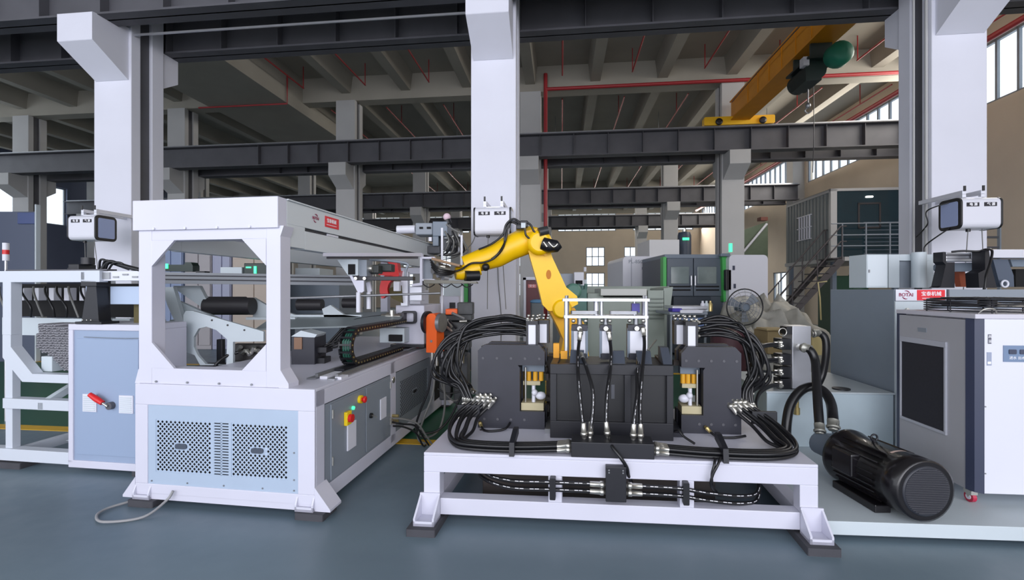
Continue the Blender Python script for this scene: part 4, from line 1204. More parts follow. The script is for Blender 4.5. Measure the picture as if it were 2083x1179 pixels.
# tall cabinet and long machine body behind the chiller
Cb = Frame(3.385, 4.02, 4.0, 7.2)
lm = thing('long_machine_body', 'long slate grey cabinet of the second machine with sign strip along its top', 'cabinet', Cb.w(1, .5, 0.11))
MB(Cb).box(0, 2.4, .01, 1.0, .11, 1.505).build('cabinet_body', mat('slate_side', (134, 146, 160), .45, noise=.05), lm, bevel=.004)
MB(Cb).box(.0, .30, -.006, .01, .11, 1.40).build('front_panel', PALE, lm, bevel=.003)
MB(Cb).box(.30, 2.4, -.004, .01, .9, 1.34).build('front_panel', WHITE, lm, bevel=.003)
MB(Cb).box(.43, 2.4, -.03, .012, 1.42, 1.505).build('top_beam', MIDGREY, lm, bevel=.003)
logo_plate(lm, Cb.w(.0, -.008, 1.405), UDIR(Cb), -VDIR(Cb), .42, .1)
logo_plate(lm, Cb.w(1.12, -.032, 1.42), UDIR(Cb), -VDIR(Cb), .42, .085)
MB(Cb).cyl((.09, -.006, 1.33), (.09, -.03, 1.33), .012, 10).build('lock', CHROME, lm)

# chiller
H = Frame(2.985, 2.93, 4.5, 7.0)
chl = thing('chiller', 'white chiller cabinet on casters with a black filter in its shaded grey flank', 'chiller', H.w(.4, .3, .11))
z0, z1 = .19, 1.345
HWd, HD = .85, .70
MB(H).box(.05, HWd, .0, HD, z0, z1 - .03).build('body', WHITE2, chl, bevel=.004)
MB(H).box(-.0, .05, .06, HD - .02, z0, z1 - .04).build('side_panel', FLANKGREY, chl, bevel=.003)
w = MB(H); w.prism([(-.003, .07), (.012, .02), (.052, -.004), (.06, .07)], 'z', z0 + .0, z1 - .03); w.build('corner_post', NAVY, chl)
w = MB(H); w.box(-.003, .05, HD - .025, HD, z0, z1 - .03); w.build('corner_post', NAVY, chl)
w = MB(H); w.box(-.006, HWd + .01, -.008, HD + .005, z1 - .03, z1); w.build('top_cap', mat('cap_grey', (198, 196, 206), .45), chl, bevel=.003)
MB(H).box(-.006, .0, .235, .64, .515, 1.10).build('filter', FILTER, chl)
w = MB(H)
w.box(-.014, .0, .215, .655, 1.10, 1.14); w.box(-.014, .0, .215, .655, .495, .515); w.box(-.014, 0, .215, .232, .515, 1.10); w.box(-.014, 0, .642, .655, .515, 1.10)
w.build('filter_frame', mat('frame_grey', (176, 178, 188), .4), chl, bevel=.002)
MB(H).box(-.004, .0, .40, .48, 1.19, 1.22).build('nameplate', MIDGREY, chl)
pl = MB(H).box(.165, .36, -.004, .0, 1.04, 1.145).build('socket_plate', mat('plate_blue', (112, 132, 162), .4), chl)
for k in range(2):
    MB(H).prism(rrect(.195 + .065 * k, .24 + .065 * k, 1.09, 1.12, .006), 'v', -.008, -.004).build('socket', NAVY, pl)
text('进水 出水', pl, H.w(.245, -.005, 1.065), UDIR(H), ZUP, .022, WHITEINK)
MB(H).box(.075, .095, -.002, .0, 1.155, 1.215).build('label_sticker', mat('sticker_dark', (88, 88, 100), .5), chl)
for i, c_ in enumerate('高温'):
    text(c_, chl, H.w(.085, -.003, 1.20 - .03 * i), UDIR(H), ZUP, .02, WHITEINK)
MB(H).box(.068, .096, -.002, .0, 1.015, 1.10).build('label_sticker', mat('sticker_grey', (150, 158, 180), .5), chl)
MB(H).box(.072, .092, -.003, -.002, 1.025, 1.04).build('label_mark', WHITEINK, chl)
bolts(H, [(.06, 0, .75), (.06, 0, .32)], 'v', .005, .003, chl, STEEL, 'screw')
for (u, v) in ((.02, .06), (.02, HD - .08), (HWd - .08, .06), (HWd - .08, HD - .08)):
    cs = MB(H).box(u - .02, u + .02, v - .03, v + .03, .165, z0).build('caster', CHROME, chl)
    MB(H).cyl((u - .012, v, .145), (u + .012, v, .145), .034, 18).build('wheel', mat('caster_red', (178, 40, 70), .4), cs)
    MB(H).cyl((u - .016, v, .145), (u + .016, v, .145), .018, 12).build('hub', WHITE2, cs)
    w = MB(H)
    for s_ in (-1, 1): w.prism([(v - .02, .165), (v + .02, .165), (v, .14)], 'u', u + s_ * .016 - .001, u + s_ * .016 + .001)
    w.build('fork', CHROME, cs)
# round wire fan guard
fg = thing('fan_guard', 'round black wire fan guard on top of the white chiller', 'fan', H.w(.36, .34, z1))
c0 = H.w(.36, .34, 0)
for k in range(6):
    z = z1 + .012 + k * .016; rr_ = .335 if k < 5 else .30
    MB(W).tube([c0 + Vector((rr_ * math.cos(a), rr_ * math.sin(a), z)) for a in [i * PI / 18 for i in range(37)]], .004, 5, curve=False).build('wire_ring', BLACK, fg)
for k in range(1, 5):
    MB(W).tube([c0 + Vector((rr_ * k / 5 * math.cos(a), rr_ * k / 5 * math.sin(a), z1 + .1)) for a in [i * PI / 12 for i in range(25)]], .003, 4, curve=False).build('wire_ring', BLACK, fg)
for k in range(10):
    a = k * PI / 5 + .2
    MB(W).tube([c0 + Vector((.335 * math.cos(a), .335 * math.sin(a), z1)), c0 + Vector((.335 * math.cos(a), .335 * math.sin(a), z1 + .085)), c0 + Vector((.06 * math.cos(a), .06 * math.sin(a), z1 + .102))], .005, 5, curve=False).build('wire_rib', BLACK, fg)
MB(W).lathe(c0 + ZUP * (z1 + .03), ZUP, [(0, .05), (.05, .05), (.06, .03)], 16, raw=True).build('hub', BLACK, fg)
for k in range(4):
    a = k * PI / 2 + .4
    w = MB(W); e = Vector((math.cos(a), math.sin(a), 0)); q = Vector((-math.sin(a), math.cos(a), 0))
    p1, p2 = c0 + e * .04 + ZUP * (z1 + .05), c0 + e * .28 + ZUP * (z1 + .05)
    w.add([p1 - q * .03 - ZUP * .01, p1 + q * .03 + ZUP * .01, p2 + q * .07 + ZUP * .015, p2 - q * .07 - ZUP * .015], [(0, 1, 2, 3)], raw=True)
    w.build('blade', BLACK, fg)
MB(W).box(c0.x + .12, c0.x + .26, c0.y - .38, c0.y - .26, z1 + .03, z1 + .1, raw=True).build('junction_box', PLAST, fg, bevel=.005)
w = MB(W); w.tube([H.w(.06, .05, z1), H.w(.08, .03, z1 + .03), H.w(.14, .03, z1 + .03), H.w(.17, .05, z1)], .005, 6)
tag(w.build('lifting_ring', CHROME), 'small zinc lifting ring lying at the front corner of the chiller top', 'ring')

# equipment standing on the long body
eq = thing('feed_rail', 'pale aluminium feed rail on black tapered brackets above the long grey body', 'rail', Cb.w(.9, .3, 1.505))
w = MB(W); pbx(w, 1925, 2003, 513, 531, 4.35, .12); w.build('rail_beam', ALU, eq, bevel=.003)
w = MB(W); pbx(w, 2006, 2120, 507, 524, 4.2, .14); w.build('rail_beam', ALUW, eq, bevel=.003)
w = MB(W); pbx(w, 1925, 2003, 517, 520, 4.345, .01); pbx(w, 1925, 2003, 525, 526, 4.345, .01); w.build('rail_groove', STEELDARK, eq)
def praw(pts, Y, d, nm, m_, par, bevel=0.0):
    q = [P(x, y, Y) for x, y in pts]
    return MB(W).prism([(p.x, p.z) for p in q], 'v', Y, Y + d, raw=True).build(nm, m_, par, bevel=bevel)
praw([(1908, 585), (1914, 582), (1924, 538), (1918, 532), (1918, 512), (1924, 512), (1925, 533), (1942, 533), (1942, 585)], 4.3, .1, 'bracket', BLACK, eq, .004)
praw([(1992, 585), (1990, 555), (2004, 548), (2004, 508), (2012, 508), (2016, 540), (2028, 585)], 4.15, .12, 'bracket', BLACK, eq, .004)
praw([(1913, 535), (2002, 533), (2002, 551), (1913, 553), (1908, 548), (1908, 540)], 4.45, .05, 'side_plate', SLATE, eq, .003)
praw([(2020, 527), (2050, 527), (2062, 560), (2063, 583), (2035, 583)], 4.25, .08, 'side_plate', mat('plate_slate_dark', (78, 88, 104), .45), eq, .003)
p = P(2044, 577, 4.22); MB(W).tube([p + Vector((.03 * math.cos(a), 0, .03 * math.sin(a))) for a in [i * PI / 8 for i in range(17)]], .009, 8, curve=False).build('ring', WHITE2, eq)
praw([(2055, 527), (2100, 527), (2100, 542), (2060, 542)], 4.3, .05, 'side_plate', SLATE, eq)
praw([(2066, 547), (2110, 547), (2110, 583), (2066, 583)], 4.45, .3, 'dark_box', NEARBLACK, eq)
praw([(1955, 583), (1950, 552), (1962, 551), (1972, 583)], 4.6, .06, 'orange_lever', mat('rust_orange', (176, 88, 58), .5), eq)
MB(W).tube([P(1935, 512, 4.3), P(1960, 510, 4.25), P(1990, 511, 4.2), P(2004, 507, 4.2), P(2018, 510, 4.1), P(2014, 535, 4.05), P(2006, 560, 4.0), P(2003, 590, 3.98)], .01, 7).build('cable', RUBBER, eq)
bx_ = thing('control_box', 'pale square control box on top of the slate grey cabinet, beside the white frame', 'box', P(1785, 583, 4.75))
w = MB(W); pbx(w, 1763, 1806, 517, 585, 4.75, .25); w.build('box_body', PALE, bx_, bevel=.004)
w = MB(W); pbx(w, 1765, 1804, 519, 582, 4.745, .006); dd = w.build('door', mat('door_pale', (206, 214, 220), .4), bx_, bevel=.003)
w = MB(W); pbx(w, 1768, 1770, 548, 554, 4.735, .01); w.build('latch', STEEL, dd)
fr_ = thing('guard_frame', 'white framed guard with grey pane behind the black rail bracket', 'frame', P(1870, 583, 4.9))
w = MB(W); pbx(w, 1808, 1830, 517, 585, 4.9, .06); pbx(w, 1830, 1950, 517, 530, 4.9, .06); pbx(w, 1862, 1900, 530, 585, 4.9, .06)
w.build('frame', PALE, fr_, bevel=.003)
w = MB(W); pbx(w, 1830, 1862, 530, 585, 4.93, .01); w.build('pane', MIDGREY, fr_)
cyl_ = MB(W).cyl(P(1869, 585, 4.85), P(1869, 513, 4.85), .065, 18, raw=True).build('standing_tube', PALE)
tag(cyl_, 'pale vertical tube standing before the guard frame on the grey cabinet', 'tube')

# ------------------------------------------------------------------ supply boxes on the three columns
def supply(px0, px1, lab, screen):
    v = -.75
    a, b = B.u_at(px0, v), B.u_at(px1, v)
    t = thing('supply_box', lab, 'electrical box', B.w((a + b) / 2, v + .14, 2.2))
    z0, z1 = 2.2, 2.55
    prof = rrect(v, v + .30, z0, z1, .06, 5)
    MB(B).prism(prof, 'u', a, b, smooth=False).build('casing', WHITE2, t, bevel=.004)
    for s_, (c, d_) in enumerate(((a - .02, a), (b, b + .02))):
        cap = MB(B).prism(rrect(v - .004, v + .304, z0 - .004, z1 + .004, .062, 5), 'u', c, d_).build('end_cap', PLAST, t, bevel=.004)
        cc = (c - .003, c) if s_ == 0 else (d_, d_ + .003)
        MB(B).prism(rrect(v + .035, v + .27, z0 + .035, z1 - .035, .02), 'u', *cc).build('end_screen', SCREEN, cap)
    L = b - a
    for k, txt in enumerate(('电源', '气源')):
        uc = a + L * (.27 + .46 * k)
        lp_ = MB(B).box(uc - L * .165, uc + L * .165, v - .003, v, z1 - .105, z1 - .06).build('label_plate', INK, t)
        text(txt[0], lp_, B.w(uc - L * .05, v - .004, z1 - .083), UDIR(B), ZUP, .036, WHITEINK, bold=.0008)
        text(txt[1], lp_, B.w(uc + L * .07, v - .004, z1 - .083), UDIR(B), ZUP, .036, WHITEINK, bold=.0008)
    for uu in (a + L * .25, a + L * .75):
        w = MB(B); w.box(uu - .02, uu + .02, v + .1, 0, z1 + .05, z1 + .1); w.box(uu - .02, uu + .02, v + .1, v + .14, z1, z1 + .06); w.build('bracket', ALUW, t, bevel=.002)
        MB(B).box(uu - .012, uu + .012, v + .09, v + .1, z1 + .09, z1 + .15).build('bracket_tip', PLAST, t)
    w = MB(B); w.box(a + L * .2, a + L * .8, v + .1, v + .16, z1, z1 + .02); w.build('hanger_bar', ALUW, t)
    MB(B).cyl((a + L * .35, v + .1, z0), (a + L * .35, v + .1, z0 - .03), .022, 10).build('gland', PLAST, t)
    w = MB(B)
    for q, e in ((.35, -.02), (.72, .06)):
        w.tube([B.w(a + L * q, v + .1, z0), B.w(a + L * q + e * .5, v + .12, z0 - .4), B.w(a + L * q + e, v + .16, z0 - .95)], .005, 5)
    w.build('cable', CABG, t)
    return t, a, b
sb = supply(139, 192, 'white rounded supply box hanging before the left column, screen facing right', 1)
sb = supply(966, 1036, 'white rounded supply box hanging before the middle column above the robot', 1)
w = MB(B).tube([B.w(sb[1] - .02, -.55, 2.25), B.w(sb[1] - .1, -.5, 2.1), B.w(sb[1] - .3, -.45, 1.95), B.w(sb[1] - .55, -.45, 1.9)], .006, 5)
tag(w.build('cable', CABG), 'thin cable swinging left from the supply box on the middle column', 'cable')
w = MB(B).tube([B.w(.38, -.03, 2.2), B.w(.40, -.02, 1.6), B.w(.44, -.02, 1.1), B.w(.43, -.02, .4)], .006, 5)
tag(w.build('cable', CABG), 'thin dark cable running down the front of the middle column', 'cable')
sb = supply(1958, 2036, 'white rounded supply box hanging before the right column, screen facing left', 1)
w = MB(B)
w.tube([B.w(sb[1] - .02, -.6, 2.52), B.w(sb[1] - .15, -.45, 2.45), B.w(S - .05, .0, 2.35), B.w(S - .08, .15, 2.2)], .008, 6)
w.tube([B.w(sb[1] - .02, -.6, 2.22), B.w(sb[1] - .12, -.4, 2.05), B.w(S - .1, .0, 1.97), B.w(S - .12, .1, 1.85)], .008, 6)
tag(w.build('cable', RUBBER), 'black cables linking the right supply box to the conduit on the column', 'cable')
# ------------------------------------------------------------------ yellow robot
YR = 5.35
rb = thing('robot_arm', 'yellow six axis industrial robot arm bent over behind the press table', 'robot', Vector((.72, 5.5, 0)))
bp_ = Vector((.72, 5.5, 0))
MB(W).prism(rrect(.42, 1.02, 5.2, 5.8, .05), 'z', 0, .35, raw=True).build('pedestal', YELLOW, rb, bevel=.01)
MB(W).lathe(bp_ + ZUP * .35, ZUP, [(0, .26), (.1, .27), (.3, .22), (.42, .2)], 28, raw=True).build('turntable', YELLOW, rb)
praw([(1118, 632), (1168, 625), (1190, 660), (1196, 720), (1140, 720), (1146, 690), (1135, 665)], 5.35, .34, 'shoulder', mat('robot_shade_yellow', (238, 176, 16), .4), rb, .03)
p = P(1143, 628, 5.25)
MB(W).lathe(Vector((p.x, 5.2, p.z)), Vector((0, 1, 0)), [(0, .09), (.02, .11), (.5, .11), (.52, .09)], 28, raw=True).build('shoulder_joint', YELLOW, rb)
ua = praw([(1074, 508), (1090, 500), (1118, 506), (1124, 524), (1152, 584), (1174, 602), (1176, 618), (1150, 632), (1116, 632), (1104, 620), (1094, 578)], 5.24, .2, 'upper_arm', YELLOW, rb, .03)
o_ = [P(1116 + 5 * math.cos(a), 558 + 9.5 * math.sin(a), 5.24) for a in [i * PI / 10 for i in range(20)]]
MB(W).prism([(q.x, q.z) for q in o_], 'v', 5.233, 5.25, raw=True).build('lightening_hole', mat('hole_orange', (196, 118, 10), .6), ua)
# forearm: tapering casting
fp = [(P(1100, 492, 5.34), .14), (P(1080, 487, 5.34), .145), (P(1060, 494, 5.33), .14), (P(1035, 505, 5.31), .135), (P(1010, 519, 5.29), .13), (P(985, 527, 5.27), .12), (P(962, 534, 5.25), .105), (P(945, 540, 5.24), .10)]
MB(W).tube([a for a, b in fp], [b * 1.1 for a, b in fp], 22, curve=False).build('forearm', YELLOW, rb)
wr = MB(W).tube([P(975, 545, 5.22), P(958, 550, 5.2), P(938, 555, 5.18), P(926, 556, 5.16)], [.085, .095, .085, .07], 18, curve=False).build('wrist', YELLOW, rb)
MB(W).cyl(P(946, 561, 5.1), P(974, 560, 5.16), .06, 18, raw=True).build('wrist_motor', PLAST, wr)
MB(W).ball(P(988, 543, 5.14), .045, 12, 8).build('axis_cap', PLAST, wr)
el = MB(W).lathe(P(1098, 492, 5.1), Vector((0, 1, 0)), [(0, .1), (.02, .14), (.42, .14), (.44, .1)], 26, raw=True).build('elbow_joint', YELLOW, rb)
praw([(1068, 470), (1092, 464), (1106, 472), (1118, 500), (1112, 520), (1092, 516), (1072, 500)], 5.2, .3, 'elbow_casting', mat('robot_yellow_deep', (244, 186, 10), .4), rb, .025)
w = MB(W).tube([P(1104, 495, 5.12), P(1118, 500, 5.1), P(1132, 500, 5.1), P(1138, 496, 5.1)], [.075, .08, .07, .05], 16, curve=False); w.build('elbow_motor', PLAST, rb)
w = MB(W); w.cyl(P(1096, 472, 5.1), P(1114, 468, 5.12), .05, 14, raw=True); w.build('elbow_motor', mat('motor_dark', (48, 50, 52), .4), rb)
w = MB(W); w.tube([P(1106, 492, 5.03), P(1113, 502, 5.02)], .012, 8); w.tube([P(1116, 492, 5.03), P(1126, 502, 5.02), P(1134, 496, 5.02)], .012, 8); w.build('motor_plug', CHROME, rb)
w = MB(W); pbx(w, 1050, 1066, 456, 466, 5.1, .12); pbx(w, 1058, 1074, 448, 462, 5.12, .1); w.build('cable_clamp', PLAST, rb, bevel=.01)
MB(W).box(P(1060, 0, 5.08).x, P(1069, 0, 5.08).x, 5.08, 5.11, P(0, 463, 5.08).z, P(0, 453, 5.08).z, raw=True).build('clamp_plate', PALE, rb)
cab = [[(1062, 456), (1045, 445), (1030, 456), (1022, 478), (1000, 496), (975, 508)], [(1066, 458), (1044, 450), (1034, 462), (1028, 490), (1015, 515), (1000, 528)], [(1058, 460), (1040, 452), (1028, 470), (1025, 500), (1008, 524), (985, 534), (960, 536), (940, 548), (924, 553)],
       [(1068, 466), (1070, 478), (1080, 486), (1092, 484)], [(1072, 452), (1080, 458), (1086, 470), (1096, 480)], [(985, 505), (1000, 502), (1010, 505)]]
for c_ in cab[:3]:
    o = MB(W).tube([P(x, y, 5.16 if 950 < x else 5.1) - Vector((0, .06 if y > 500 else 0, 0)) for x, y in c_], .012, 7).build('hose', RUBBER, rb)
for c_ in cab[3:5]: MB(W).tube([P(x, y, 5.12) for x, y in c_], .012, 7).build('hose', RUBBER, rb)

# gripper held by the robot
gp = thing('gripper', 'white framed gripper with steel plates held at the wrist of the yellow robot', 'gripper', P(900, 575, 5.0))
praw([(836, 515), (857, 514), (859, 516), (859, 580), (838, 582), (838, 577), (854, 575), (854, 520), (836, 520)], 4.95, .08, 'frame', WHITE, gp, .004)
w = MB(W); pbx(w, 859, 884, 522, 526, 4.95, .08); pbx(w, 859, 884, 567, 571, 4.95, .08); w.build('frame_arm', WHITE, gp)
praw([(878, 523), (936, 538), (934, 542), (878, 528)], 4.9, .25, 'upper_plate', mat('brown_plate', (150, 116, 80), .45, noise=.3, nscale=12), gp)
praw([(862, 568), (968, 572), (970, 576), (862, 576)], 4.9, .25, 'lower_plate', mat('olive_plate', (118, 116, 106), .5, noise=.2), gp)
praw([(860, 526), (880, 530), (880, 567), (860, 567)], 5.05, .03, 'back_plate', MIDGREY, gp)
for i, (x, y, r_) in enumerate(((886, 548, .05), (896, 556, .045), (906, 546, .05), (914, 556, .04), (894, 540, .035), (906, 564, .03))):
    MB(W).cyl(P(x - 5, y, 4.98), P(x + 5, y + 2, 5.02), r_, 12, raw=True).build('cylinder', ALU if i % 2 else CHROME, gp)
for k in range(4):
    MB(W).tube([P(875 + k, 528 + 5 * k, 4.92), P(892, 546 + 4 * k, 4.88), P(910, 550 + 3 * k, 4.92), P(924, 552 + k, 5.0)], .008, 6).build('air_hose', RUBBER, gp)
w = MB(W)
for x in (872, 905, 930, 950): w.tube([P(x - 12, 577, 4.95), P(x, 584, 4.92), P(x + 12, 578, 4.95)], .006, 5)
w.build('loop_hose', RUBBER, gp)
for i, (x, y0, y1) in enumerate(((899, 463, 655), (939, 478, 620))):
    w = MB(W); pbx(w, x - 2, x + 2, y0, 805 if i == 0 else 800, 5.45 if i == 0 else 5.75, .02)
    tag(w.build('signal_post', WHITE2), ['slim white post standing beside the orange arm', 'slim white post just left of the middle column'][i], 'post')

# gear head unit above the end of the machine header
gu_ = thing('gear_unit', 'grey motor and gearbox unit with pneumatic parts on the end of the long white header', 'gearbox', P(880, 505, 6.0))
w = MB(W); pbx(w, 845, 880, 453, 477, 6.0, .3); w.build('gearbox', MIDGREY, gu_, bevel=.01)
w = MB(W); pbx(w, 853, 860, 461, 465, 5.985, .02); pbx(w, 868, 876, 461, 465, 5.985, .02); w.build('slot', NEARBLACK, gu_)
w = MB(W); pbx(w, 880, 910, 450, 480, 5.95, .4); pbx(w, 880, 892, 480, 500, 5.95, .3); w.build('housing', SLATE, gu_, bevel=.008)
MB(W).cyl(P(808, 467, 6.1), P(845, 466, 6.1), .055, 16, raw=True).build('motor', WHITE2, gu_)
w = MB(W); pbx(w, 900, 930, 478, 508, 6.0, .3); pbx(w, 842, 895, 500, 515, 6.0, .3); w.build('bracket', mat('bracket_dark', (60, 62, 68), .5, noise=.3, nscale=20), gu_, bevel=.006)
w = MB(W); pbx(w, 872, 878, 482, 490, 5.94, .1); pbx(w, 933, 938, 476, 496, 5.95, .06); pbx(w, 932, 936, 500, 512, 5.95, .06); w.build('sensor', WHITE2, gu_)
MB(W).ball(P(909, 441, 6.0), .05, 12, 8).build('lamp_ball', mat('pale_pink', (222, 196, 208), .5), gu_)
MB(W).cyl(P(909, 447, 6.0), P(912, 455, 6.0), .05, 12, raw=True).build('ball_base', PLAST, gu_)
for k in range(7):
    a = 905 + 5 * k
    MB(W).tube([P(a, 470 + 5 * (k % 3), 5.92), P(a + 8, 490, 5.88), P(a - 2 + 3 * k, 512, 5.92), P(a - 16, 520, 5.95)], .012, 6).build('hose', RUBBER if k % 2 else CABG, gu_)
MB(W).tube([P(908, 456, 5.95), P(925, 468, 5.93), P(940, 474, 5.93)], .012, 6).build('hose', CABG, gu_)
for k in range(8):
    p = P(905 + 4.2 * k, 484 + 9 * (k % 3), 5.93)
    MB(W).cyl(p, p + Vector((.05, -.02, .03 * (k % 2))), .02, 8, raw=True).build('fitting', CHROME if k % 2 else STEEL, gu_)
# drooping flat tray below header end
# ------------------------------------------------------------------ tube transfer head between header and rail
tf = thing('transfer_head', 'long white transfer plate with grey head and two white nozzles under the header', 'machine part', P(760, 640, 4.4))
def slab(x0, x1, Ya, Yb, yt, yb, d, nm, m_):
    A, B_ = P(x0, yt, Ya), P(x1, yt, Yb); C, D_ = P(x0, yb, Ya), P(x1, yb, Yb); o_ = Vector((0, d, 0))
    q = [C, D_, D_ + o_, C + o_, A, B_, B_ + o_, A + o_]
    return MB(W).add(q, [(0, 3, 2, 1), (4, 5, 6, 7), (0, 1, 5, 4), (1, 2, 6, 5), (2, 3, 7, 6), (3, 0, 4, 7)], raw=True).build(nm, m_, tf)
slab(657, 856, 3.48, 4.9, 514, 521, .05, 'top_plate', WHITE)
slab(664, 850, 3.56, 4.88, 521, 526, .02, 'guide_rail', STEELDARK)
praw([(686, 528), (728, 527), (728, 560), (708, 560)], 3.98, .16, 'head_block', PALE, tf, .006)
w = MB(W); pbx(w, 730, 746, 528, 562, 4.02, .18); w.build('head_side', MIDGREY, tf, bevel=.004)
w = MB(W); pbx(w, 708, 722, 537, 558, 3.97, .03); w.build('head_window', NEARBLACK, tf)
w = MB(W); pbx(w, 718, 840, 562, 570, 4.02, .1); w.build('cross_bar', BLACK, tf, bevel=.003)
for x in (723, 741): MB(W).cyl(P(x, 566, 4.02), P(x, 566, 4.0), .014, 10, raw=True).build('bolt', CHROME, tf)
praw([(703, 545), (707, 545), (722, 570), (740, 570), (740, 592), (736, 595), (728, 595)], 3.99, .03, 'nozzle_plate', WHITE, tf, .002)
praw([(744, 575), (752, 572), (756, 592), (748, 596)], 4.12, .03, 'nozzle_plate', WHITE, tf, .002)
for x, Y, y1 in ((729, 3.98, 635), (750, 4.12, 628)): MB(W).cyl(P(x, 594, Y), P(x, y1, Y), .019, 14, raw=True).build('nozzle_tube', WHITE2, tf)
w = MB(W); pbx(w, 745, 770, 538, 556, 4.12, .14); pbx(w, 768, 796, 536, 552, 4.25, .14); w.build('servo_motor', mat('servo_dark', (44, 50, 50), .5, noise=.2, nscale=10), tf, bevel=.01)
w = MB(W); w.cyl(P(748, 546, 4.1), P(758, 546, 4.1), .035, 12, raw=True); w.build('coupling', CHROME, tf)
w = MB(W); w.tube([P(752, 528, 4.25), P(790, 530, 4.25), P(828, 536, 4.25), P(826, 548, 4.25), P(824, 566, 4.25)], .012, 8); w.build('conduit', MIDGREY, tf)
# thin steel rod being fed
o = MB(W).cyl(P(588, 606, 3.85), P(895, 596, 4.25), .011, 10, raw=True).build('steel_tube', STEEL)
tag(o, 'thin bare steel tube lying through the two white nozzles', 'tube')
# red cable wheel
rw = thing('red_swing_guard', 'bright red curved guard behind the white transfer nozzles', 'guard', P(790, 610, 4.8))
def arc(cx, cy, r, a0, a1, n=10): return [(cx + r * math.cos(math.radians(a0 + (a1 - a0) * i / n)), cy + r * 1.15 * math.sin(math.radians(a0 + (a1 - a0) * i / n))) for i in range(n + 1)]
praw(arc(806, 588, 34, 150, 285) + arc(806, 588, 18, 285, 150), 4.85, .1, 'lower_shell', RED, rw, .01)
praw([(785, 530), (808, 534), (812, 560), (805, 566), (797, 560), (770, 559), (770, 552), (792, 550), (795, 540)], 4.8, .12, 'upper_shell', RED, rw, .01)
praw([(790, 586), (815, 580), (818, 616), (796, 606)], 4.9, .1, 'inner_block', WOOD, rw)
w = MB(W); pbx(w, 815, 829, 552, 622, 4.95, .12); w.build('post', ALUW, rw, bevel=.004)
w = MB(W); pbx(w, 800, 812, 572, 592, 4.8, .08); w.build('cylinder', WHITE2, rw, bevel=.006)
w = MB(W); pbx(w, 832, 858, 582, 612, 5.0, .2); w.build('rear_housing', ALUW, rw, bevel=.01)

# ------------------------------------------------------------------ feed rail seen through the gantry opening, loader arms, rollers, trays
ld = thing('tube_loader', 'tube loading rack with slanted pale arms behind the open gantry frame', 'loader', Vector((-2.9, 5.2, 0)))
YG = 4.55
praw([(280, 552), (720, 560), (720, 580), (280, 576)], YG, .12, 'cross_rail', mat('rail_grey', (138, 142, 148), .45), ld, .004)
w = MB(W)
for yy in (559, 567): 
    a = P(280, yy, YG - .004); b = P(720, yy + 6, YG - .004)
    w.tube([a, b], .006, 4, curve=False)
w.build('rail_groove', STEELDARK, ld)
praw([(330, 584), (352, 583), (372, 650), (372, 668), (362, 668), (340, 620)], 4.6, .05, 'slanted_arm', PALE, ld, .004)
praw([(352, 581), (405, 581), (425, 620), (425, 630), (418, 630), (360, 590)], 4.75, .05, 'slanted_arm', PALE, ld, .004)
praw([(362, 612), (376, 618), (445, 648), (440, 655), (378, 640)], 4.7, .05, 'slanted_arm', PALE, ld, .004)
praw([(500, 605), (515, 605), (545, 622), (600, 640), (600, 650), (515, 646), (512, 618)], 4.9, .05, 'slanted_arm', PALE, ld, .004)
praw([(655, 628), (672, 620), (700, 640), (735, 644), (735, 650), (660, 648)], 4.9, .05, 'slanted_arm', PALE, ld, .004)
praw([(330, 660), (374, 658), (374, 684), (330, 690)], 4.6, .06, 'side_beam', PALE, ld, .004)
hk = [(373, 640), (378, 632), (392, 632), (536, 674), (536, 694), (474, 695), (474, 752), (412, 752), (396, 720), (374, 712)]
a = [(458, 690), (440, 671), (420, 664), (404, 668), (394, 685), (394, 705), (402, 722), (420, 742), (458, 744)]
q = [P(x, y, 4.15) for x, y in hk]
# hook plate with its round notch: built as two pieces around the hole
praw([(373, 640), (378, 632), (392, 632), (536, 674), (536, 694), (474, 695), (462, 690), (440, 671), (420, 664), (404, 668), (394, 685), (373, 690)], 4.15, .03, 'hook_plate', PALE, ld, .003)
praw([(373, 690), (394, 685), (394, 705), (402, 722), (418, 740), (460, 742), (462, 690), (474, 695), (474, 752), (412, 752), (396, 722), (374, 714)], 4.15, .03, 'hook_plate', PALE, ld, .003)
for x, y in ((431, 651), (463, 661), (497, 671)): MB(W).cyl(P(x, y, 4.15), P(x, y, 4.145), .009, 8, raw=True).build('bolt', PLAST, ld)
for x0, x1, y0, y1, Y in ((420, 514, 605, 640, 4.8), (606, 656, 608, 631, 5.0), (698, 726, 606, 626, 5.1), (416, 500, 603, 618, 5.0)):
    rr2 = (y1 - y0) / 2 * Y / FPX
    MB(W).cyl(P(x0, (y0 + y1) / 2, Y), P(x1, (y0 + y1) / 2, Y), rr2, 20, raw=True).build('roller', mat('roller_black', (42, 40, 44), .5), ld)
# sloping steel tray
w = MB(W); pts = [P(520, 668, 4.4), P(800, 660, 4.6), P(830, 632, 5.2), P(560, 640, 5.0)]
w.add(pts + [p_ - ZUP * .015 for p_ in pts], [(0, 1, 2, 3), (7, 6, 5, 4), (0, 4, 5, 1), (1, 5, 6, 2), (2, 6, 7, 3), (3, 7, 4, 0)], raw=True)
w.build('sloping_tray', mat('tray_grey', (132, 142, 146), .4), ld)
w = MB(W); pbx(w, 600, 735, 640, 645, 4.9, .05); pbx(w, 500, 600, 645, 650, 4.8, .05); w.build('tray_edge', PALE, ld)
w = MB(W); pbx(w, 440, 452, 690, 745, 4.4, .05); pbx(w, 395, 478, 744, 756, 4.1, .2); w.build('base_block', BLACK, ld, bevel=.005)
for x in (345, 600): 
    w = MB(W); a_ = P(x, 650, 4.85); w.box(a_.x, a_.x + .08, 4.85, 4.93, 0, a_.z, raw=True); w.build('leg', PALE, ld)
